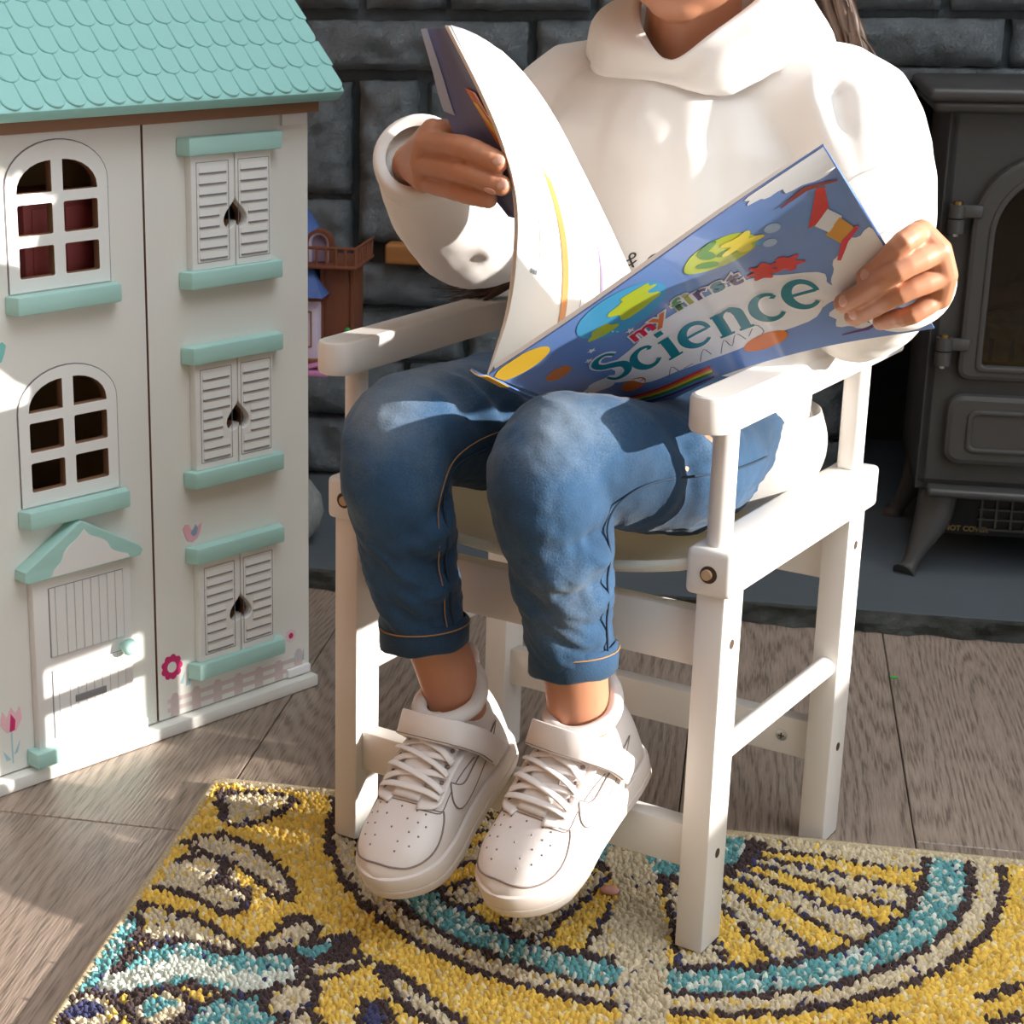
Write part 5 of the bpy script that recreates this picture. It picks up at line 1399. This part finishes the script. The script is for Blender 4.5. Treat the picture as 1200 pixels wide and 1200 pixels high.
# the hood folded down around the neck
HI = [(.1960, .262, .668), (.1480, .240, .684), (.1557, .190, .688), (.1649, .150, .6690), (.1833, .126, .6480), (.2085, .117, .6300), (.2361, .124, .6493), (.2555, .150, .6710), (.2550, .190, .6900), (.245, .240, .684), (.1960, .262, .668)]
HO = [(.1960, .305, .615), (.1130, .270, .635), (.1033, .210, .6550), (.1149, .160, .6450), (.1415, .128, .6220), (.2105, .110, .6225), (.2500, .118, .6170), (.2790, .145, .6330), (.2900, .205, .6500), (.275, .270, .635), (.1960, .305, .615)]
def hood_xyz(t, s):
    a = np.array(crom(HI, np.array([t]))[0]); c_ = np.array(crom(HO, np.array([t]))[0]); c_ = np.array(th.find_nearest(Vector(c_))[0]) * .8 + c_ * .2; p = a * (1 - s) + c_ * s
    cen = np.array((.198, .195, .60)); o_ = p - cen; o_ /= np.linalg.norm(o_)
    amt = .008 * math.sin(PI * s) * (1 - .80 * math.exp(-((t - .5) / .06) ** 2)) + .004 * math.sin(18 * t + 4 * s) * math.sin(PI * s)
    return tuple(p + o_ * amt)
bm = bmesh.new(); g = [[bm.verts.new(hood_xyz(i / 80, j / 10)) for i in range(81)] for j in range(11)]
for a, b_ in zip(g, g[1:]):
    for k in range(80): bm.faces.new((a[k], a[k + 1], b_[k + 1], b_[k]))
bmesh.ops.remove_doubles(bm, verts=bm.verts[:], dist=.0004)
bmesh.ops.recalc_face_normals(bm, faces=bm.faces[:]); bmesh.ops.solidify(bm, geom=bm.faces[:], thickness=.0045)
obj('hood', bm, m_hood, hoodie, 180)
bm = bmesh.new(); ball(bm, (.195, .285, .610), (.075, .035, .055), 4, Matrix.Rotation(math.radians(-20), 4, 'X'))
for v in bm.verts: v.co += Vector((0, .004, .003)) * noise.noise(v.co * 30)
obj('hood_pouch', bm, m_hood, hoodie, 180)
def hseam(pts, r=.0007): return obj('seam', T(snap([tuple(q) for q in smooth_path(pts, 6)], th, .0001), r, n=6), mat('seam_shade', '#cfc9c3', .9), hoodie, 180)
hseam([(.330, .14, .545), (.352, .155, .560), (.372, .185, .565)])
# small script lettering on the chest, just above the book
me = text_mesh('y & O', .0165, -.0001, .0, .35)
bm = bmesh.new(); bm.from_mesh(me); bmesh.ops.triangulate(bm, faces=bm.faces[:]); bm.to_mesh(me); bm.free()
def chest(c):
    out = []
    for x, y, z in c:
        p0 = Vector((.1955 + x, -.05, .4880 + y)); hit = th.ray_cast(p0, Vector((0, 1, 0)))
        out.append(tuple(hit[0] + Vector((0, -.0009, 0))) if hit[0] else (p0.x, .09, p0.z))
    return np.array(out)
map_mesh(me, chest); link('chest_lettering', me, mat('black_print', '#3c3836', .8), hoodie, 180)

# ---- hair: cap and long loose locks
bm = bmesh.new(); bmesh.ops.create_icosphere(bm, subdivisions=5, radius=1)
for v in bm.verts:
    p = v.co.copy(); st_ = .02 * math.sin(28 * math.atan2(p.x, p.z + .3)) 
    v.co = Vector((p.x * .080, p.y * .094, p.z * .096)) * (1 + st_ * .5)
bmesh.ops.delete(bm, geom=[v for v in bm.verts if v.co.y < -.030 + max(0, v.co.z) * -.55 and v.co.z < .062 or v.co.z < -.070], context='VERTS')
for v in bm.verts: v.co = HX @ (v.co + Vector((0, .006, .006)))
hair = obj('hair', bm, m_hair, person, 180)
rh = random.Random(9)
def lock(pts, r0, n, spread, endr=.0006):
    for k in range(n):
        q = []
        o1 = Vector((rh.uniform(-1, 1), rh.uniform(-1, 1), rh.uniform(-.3, .3))) * spread; o2 = Vector((rh.uniform(-1, 1), rh.uniform(-1, 1), rh.uniform(-1, 1))) * spread * 1.3
        for i, p in enumerate(pts):
            t = i / (len(pts) - 1); q.append(tuple(Vector(p) + o1 * (1 - t) + o2 * t + Vector((.004 * math.sin(5 * t + k), .003 * math.cos(4 * t + k), 0))))
        sp_ = smooth_path(q, 4); m_ = len(sp_)
        obj('hair_lock', T([tuple(s) for s in sp_], [max(endr, r0 * math.sin(PI * (.12 + .88 * i / (m_ - 1))) ** .6) for i in range(m_)], n=7), m_hair, hair, 180)
lock([hp(-.03, .085, .0), (.170, .305, .70), (.150, .330, .64), (.140, .330, .55), (.135, .325, .47)], .011, 12, .014)
lock([hp(.03, .085, .0), (.235, .300, .70), (.255, .315, .65), (.255, .335, .57), (.24, .335, .47)], .011, 12, .014)
lock([hp(.060, .06, -.03), (.272, .255, .680), (.283, .262, .650), (.288, .275, .615), (.284, .290, .570)], .0045, 9, .007)
lock([hp(.060, .06, -.03), (.276, .255, .675), (.2875, .262, .645), (.296, .268, .622), (.292, .272, .600)], .0009, 14, .007, .0003)
lock([(.135, .330, .56), (.092, .275, .50), (.052, .232, .464), (.022, .204, .442), (.004, .196, .4310)], .0050, 10, .006)
lock([(.092, .275, .50), (.052, .230, .464), (.018, .200, .440), (-.006, .194, .4300), (-.022, .192, .4280)], .0008, 12, .006, .0003)
# ---- sneakers
m_sh = mat('white_leather', '#e9e1dd', .45, bump=.10, bscale=500, bdist=.0004)
m_sole = mat('white_rubber', '#e6dcd6', .6)
m_lace = mat('white_lace', '#efe8e4', .85, bump=.3, bscale=1500, bdist=.0004)
m_line = mat('grey_seam_line', '#8d7d78', .8)
m_lining = mat('white_lining', '#e4ddd9', .95)
SL = .172
WY = [(0, .004), (.002, .0115), (.006, .0195), (.010, .0235), (.016, .0265), (.035, .0290), (.060, .0285), (.090, .0305), (.115, .0345), (.138, .0345), (.149, .0312), (.157, .0265), (.163, .0212), (.168, .0150), (.171, .0085), (.172, .004)]
HYt = [(0, .062), (.006, .072), (.016, .079), (.035, .074), (.058, .072), (.075, .0725), (.095, .0630), (.115, .0530), (.138, .0475), (.154, .0430), (.165, .0360), (.172, .0290)]
_ys = np.linspace(0, SL, 345)
def _soft(tab, k=19):
    v = np.interp(_ys, [a for a, _ in tab], [b for _, b in tab]); q = np.convolve(np.pad(v, k, 'edge'), np.ones(k) / k, 'same')[k:-k]
    e = np.clip(np.minimum(_ys, SL - _ys) / .010, 0, 1); return v * (1 - e) + q * e
_WYs, _HYs = _soft(WY), _soft(HYt)
def wy(y): return float(np.interp(y, _ys, _WYs))
def hyt(y): return float(np.interp(y, _ys, _HYs))
ZB = .019
def up_pt(y, th_):
    """upper surface: th_ 0 = right side at the sole, 90 = top ridge, 180 = left side"""
    c, s = math.cos(math.radians(th_)), math.sin(math.radians(th_)); w, h = wy(y) * .965, hyt(y)
    e = .62 if y > .08 else .72
    x = w * math.copysign(abs(c) ** e, c); z = ZB + (h - ZB) * max(s, 0) ** .78
    return Vector((x, y, z))
def make_sneaker(M, label, flip_strap):
    s = bpy.data.objects.new('sneaker', None); COL.objects.link(s); s.parent = person; s.matrix_local = M; s['label'] = label
    bm = bmesh.new(); ys = np.r_[np.linspace(.0, .02, 7), np.linspace(.026, .150, 26), np.linspace(.154, SL, 8)]; rings = []
    for y in ys: rings.append([bm.verts.new(up_pt(y, t)) for t in np.linspace(0, 180, 29)])
    for a, b_ in zip(rings, rings[1:]):
        for k in range(28): bm.faces.new((a[k], a[k + 1], b_[k + 1], b_[k]))
        bm.faces.new((a[28], a[0], b_[0], b_[28]))
    bm.faces.new(rings[0]); bm.faces.new(rings[-1][::-1]); bmesh.ops.recalc_face_normals(bm, faces=bm.faces[:])
    me = bpy.data.meshes.new('upper'); bm.to_mesh(me); bm.free(); tree = bvh_of(me)
    link('upper', me, m_sh, s, 180)
    # sole: two courses with a groove, slightly wider than the upper
    bm = bmesh.new(); N = 72; out = []
    right = [(wy(y), y) for y in np.r_[np.linspace(0, .02, 9), np.linspace(.025, .15, 30), np.linspace(.1525, SL, 18)]]
    pts = right + [(-x, y) for x, y in right[::-1]]
    rings = []
    for dx, z in ((-.004, .0), (.0005, .0012), (.0018, .004), (.0018, .0088), (.0006, .0096), (.0018, .0104), (.0022, .0185), (.0012, .0215), (-.002, .0222)):
        ring = []
        for i, (x, y) in enumerate(pts):
            x2, y2 = pts[(i + 1) % len(pts)]; x0, y0 = pts[i - 1]; t = Vector((x2 - x0, y2 - y0)); n = Vector((t.y, -t.x)); n = n.normalized() if n.length > 1e-9 else Vector((0, 0))
            toe = max(0, (y - .12) / .05) ** 2 * .006
            ring.append(bm.verts.new((x + n.x * dx, y + n.y * dx, z + toe)))
        rings.append(ring)
    k_ = len(pts)
    for a, b_ in zip(rings, rings[1:]):
        for i in range(k_): bm.faces.new((a[i], a[(i + 1) % k_], b_[(i + 1) % k_], b_[i]))
    bm.faces.new(rings[0][::-1]); bm.faces.new(rings[-1]); bmesh.ops.recalc_face_normals(bm, faces=bm.faces[:])
    sole = obj('sole', bm, m_sole, s, 50)
    st = []
    for (x, y) in right[4:-2:1]:
        pass
    def on(pts_, off=.0004, n=5): return snap([tuple(q) for q in smooth_path(pts_, n)], tree, off)
    def line_(name, pts_, r=.0006, m=m_line): return obj(name, T(on(pts_), r, n=6), m, s, 180)
    P = up_pt
    # toe box: inset panel outline and perforations
    tb = [P(.112, 40), P(.118, 32), P(.130, 22), P(.145, 20), P(.158, 30), P(.164, 60), P(.165, 90), P(.164, 120), P(.158, 150), P(.145, 160), P(.130, 158), P(.118, 148), P(.112, 140)]
    line_('toe_seam', tb, .0007)
    line_('toe_seam', [P(.112, 40), P(.116, 55), P(.118, 90), P(.116, 125), P(.112, 140)], .0004)
    for row, (y, n, sp) in enumerate(((.122, 5, 13), (.130, 6, 14), (.139, 5, 16), (.148, 4, 19), (.155, 2, 26))):
        for i in range(n):
            q, nn, _, _ = tree.find_nearest(P(y, 90 + (i - (n - 1) / 2) * sp))
            obj('perforation', T([tuple(q - nn * .001), tuple(q + nn * .00025)], .0008, n=8), m_line, s, 180)
    # eyestays either side of the tongue
    for sg in (-1, 1):
        a = lambda t: 90 + sg * t
        path = on([P(.118, a(10)), P(.112, a(32)), P(.098, a(36)), P(.082, a(40)), P(.066, a(44))], .0006, 4)
        obj('eyestay', T(path, [(.0012, .0048)] * len(path), n=10, up=(0, 0, 1)), m_sh, s, 180)
        line_('eyestay_seam', [P(.121, a(12)), P(.115, a(46)), P(.098, a(52)), P(.080, a(58)), P(.060, a(62))], .00045)
        # side panel tick
        zz = lambda y, z: Vector(((1 if sg < 0 else -1) * .05, y, z))
        tick = smooth_path([(.092, .0530), (.1000, .0430), (.0985, .0345), (.0890, .0300), (.0700, .0315), (.0450, .0400), (.0240, .0520)], 4) + smooth_path([(.0240, .0520), (.0480, .0475), (.0680, .0445), (.0790, .0435), (.0860, .0460), (.092, .0530)], 4)[1:-1]
        me = curve_mesh([[tuple(q) for q in tick]]); bm = bmesh.new(); bm.from_mesh(me); bmesh.ops.triangulate(bm, faces=bm.faces[:])
        for _ in range(3):
            es = [e for e in bm.edges if e.calc_length() > .006]
            if es: bmesh.ops.subdivide_edges(bm, edges=es, cuts=1); bmesh.ops.triangulate(bm, faces=bm.faces[:])
        bm.to_mesh(me); bm.free()
        map_mesh(me, lambda c: np.array([snap([zz(p[0], p[1])], tree, .0009)[0] if False else tuple((lambda h: (h[0] + h[1] * .0009) if h[0] else zz(p[0], p[1]))(tree.ray_cast(Vector((-sg * .08, p[0], p[1])), Vector((sg, 0, 0))))) for p in c]))
        tk = link('side_tick', me, m_sh, s, 180)
        ol = [tuple((lambda h: h[0] + h[1] * .0008 if h[0] else zz(*q))(tree.ray_cast(Vector((-sg * .08, q[0], q[1])), Vector((sg, 0, 0))))) for q in tick + tick[:1]]
        obj('tick_outline', T(ol, .00055, n=6), m_line, s, 180)
        for y in (.108, .096, .084, .072):
            q, nn, _, _ = tree.find_nearest(P(y, a(34))); obj('eyelet', T([tuple(q - nn * .001 + Vector((0, .0012, 0))), tuple(q + nn * .0016 + Vector((0, .0012, 0)))], .0016, n=8), m_line, s, 180)
    # tongue and laces
    tg = on([P(.116, 90), P(.100, 90), P(.084, 90), P(.068, 90), P(.058, 90)], .0008, 4); obj('tongue', T(tg, [(.0022, .0120)] * len(tg), n=14), m_lining, s, 180)
    def lace(y0, y1, a0=36, a1=36, lift=.0036):
        p = [P(y0, 90 - a0), P(y0 * .75 + y1 * .25, 90 - 16), P((y0 + y1) / 2, 90), P(y0 * .25 + y1 * .75, 90 + 16), P(y1, 90 + a1)]
        q = on(p, lift, 4); obj('lace', T(q, [(.0011, .0030)] * len(q), n=8, up=(0, 0, 1)), m_lace, s, 180)
    lace(.108, .108)
    for a, b_ in ((.104, .092), (.092, .080), (.082, .070)):
        lace(a, b_, lift=.0034); lace(b_, a, lift=.0050)
    # collar, ankle strap, heel tab
    cl = []
    for k in range(33):
        t = 2 * PI * k / 32; yy = .037 - .029 * math.cos(t) * (1.0 if math.cos(t) > 0 else .92); xx = .0220 * math.sin(t)
        cl.append((xx, yy, .079 + .011 * max(0, math.cos(t)) ** 2 + .004 * max(0, -math.cos(t))))
    obj('padded_collar', T(cl, .0058, n=12, caps=False), m_lining, s, 180)
    bm = bmesh.new(); vs = [bm.verts.new(Vector(c) + Vector((0, 0, -.006))) for c in cl[:-1]]; bm.faces.new(vs); obj('sock_liner', bm, m_lining, s, 180)
    sp_ = [(-.0300, .040, .034), (-.0300, .046, .046), (-.0305, .054, .060), (-.0265, .064, .074), (-.016, .071, .0830), (0, .0735, .0860), (.016, .071, .0830), (.0265, .064, .074), (.0305, .054, .060), (.0300, .046, .046), (.0300, .040, .034)]
    q = [tuple(t) for t in smooth_path(sp_, 5)]
    bm = bmesh.new(); rings = []
    for i, p in enumerate(q):
        p = Vector(p); t = (Vector(q[min(i + 1, len(q) - 1)]) - Vector(q[max(i - 1, 0)])).normalized()
        wv = Vector((0, -.62, .78)) if abs(p.x) < .02 else Vector((0, -.80, .60)); wv = (wv - t * wv.dot(t)).normalized(); nn = t.cross(wv).normalized()
        if nn.dot(p - Vector((0, .045, .05))) < 0: nn = -nn
        rings.append([bm.verts.new(p + wv * a + nn * b_) for a, b_ in ((-.0095, .0), (-.0095, .0030), (-.0085, .0036), (.0085, .0036), (.0095, .0030), (.0095, .0))])
    for a, b_ in zip(rings, rings[1:]):
        for k in range(6): bm.faces.new((a[k], a[(k + 1) % 6], b_[(k + 1) % 6], b_[k]))
    bm.faces.new(rings[0]); bm.faces.new(rings[-1]); bmesh.ops.recalc_face_normals(bm, faces=bm.faces[:])
    obj('ankle_strap', bm, m_sh, s, 50)
    obj('strap_seam', T([tuple(Vector(t) + Vector((0, .0072, -.0045)) + (Vector(t) - Vector((0, .045, .05))).normalized() * .0040) for t in q[4:-4]], .0004, n=6), m_line, s, 180)
    obj('heel_tab', T([(0, .004, .076), (0, -.003, .092), (0, -.001, .104), (0, .004, .106), (0, .006, .098), (0, .006, .086)], [(.0012, .0062)] * 6, n=10, up=(0, 1, 0)), m_sh, s, 180)
    return s
def sneaker_M(heel, toe, roll):
    h, t = Vector(heel), Vector(toe); f = (t - h).normalized(); up = Vector((0, 0, 1)); up = (up - f * up.dot(f)).normalized(); rt = f.cross(up)
    up2 = up * math.cos(roll) + rt * math.sin(roll); rt2 = f.cross(up2)
    M = Matrix(((*rt2, 0), (*f, 0), (*up2, 0), (0, 0, 0, 1))).transposed(); M.translation = h
    return M
make_sneaker(sneaker_M((.134, .032, .1155), (.135, -.118, .048), .05), 'white sneaker hanging nearer to the dollhouse', 0)
make_sneaker(sneaker_M((.244, .038, .131), (.229, -.119, .058), .0), 'white sneaker hanging nearer to the stove', 1)
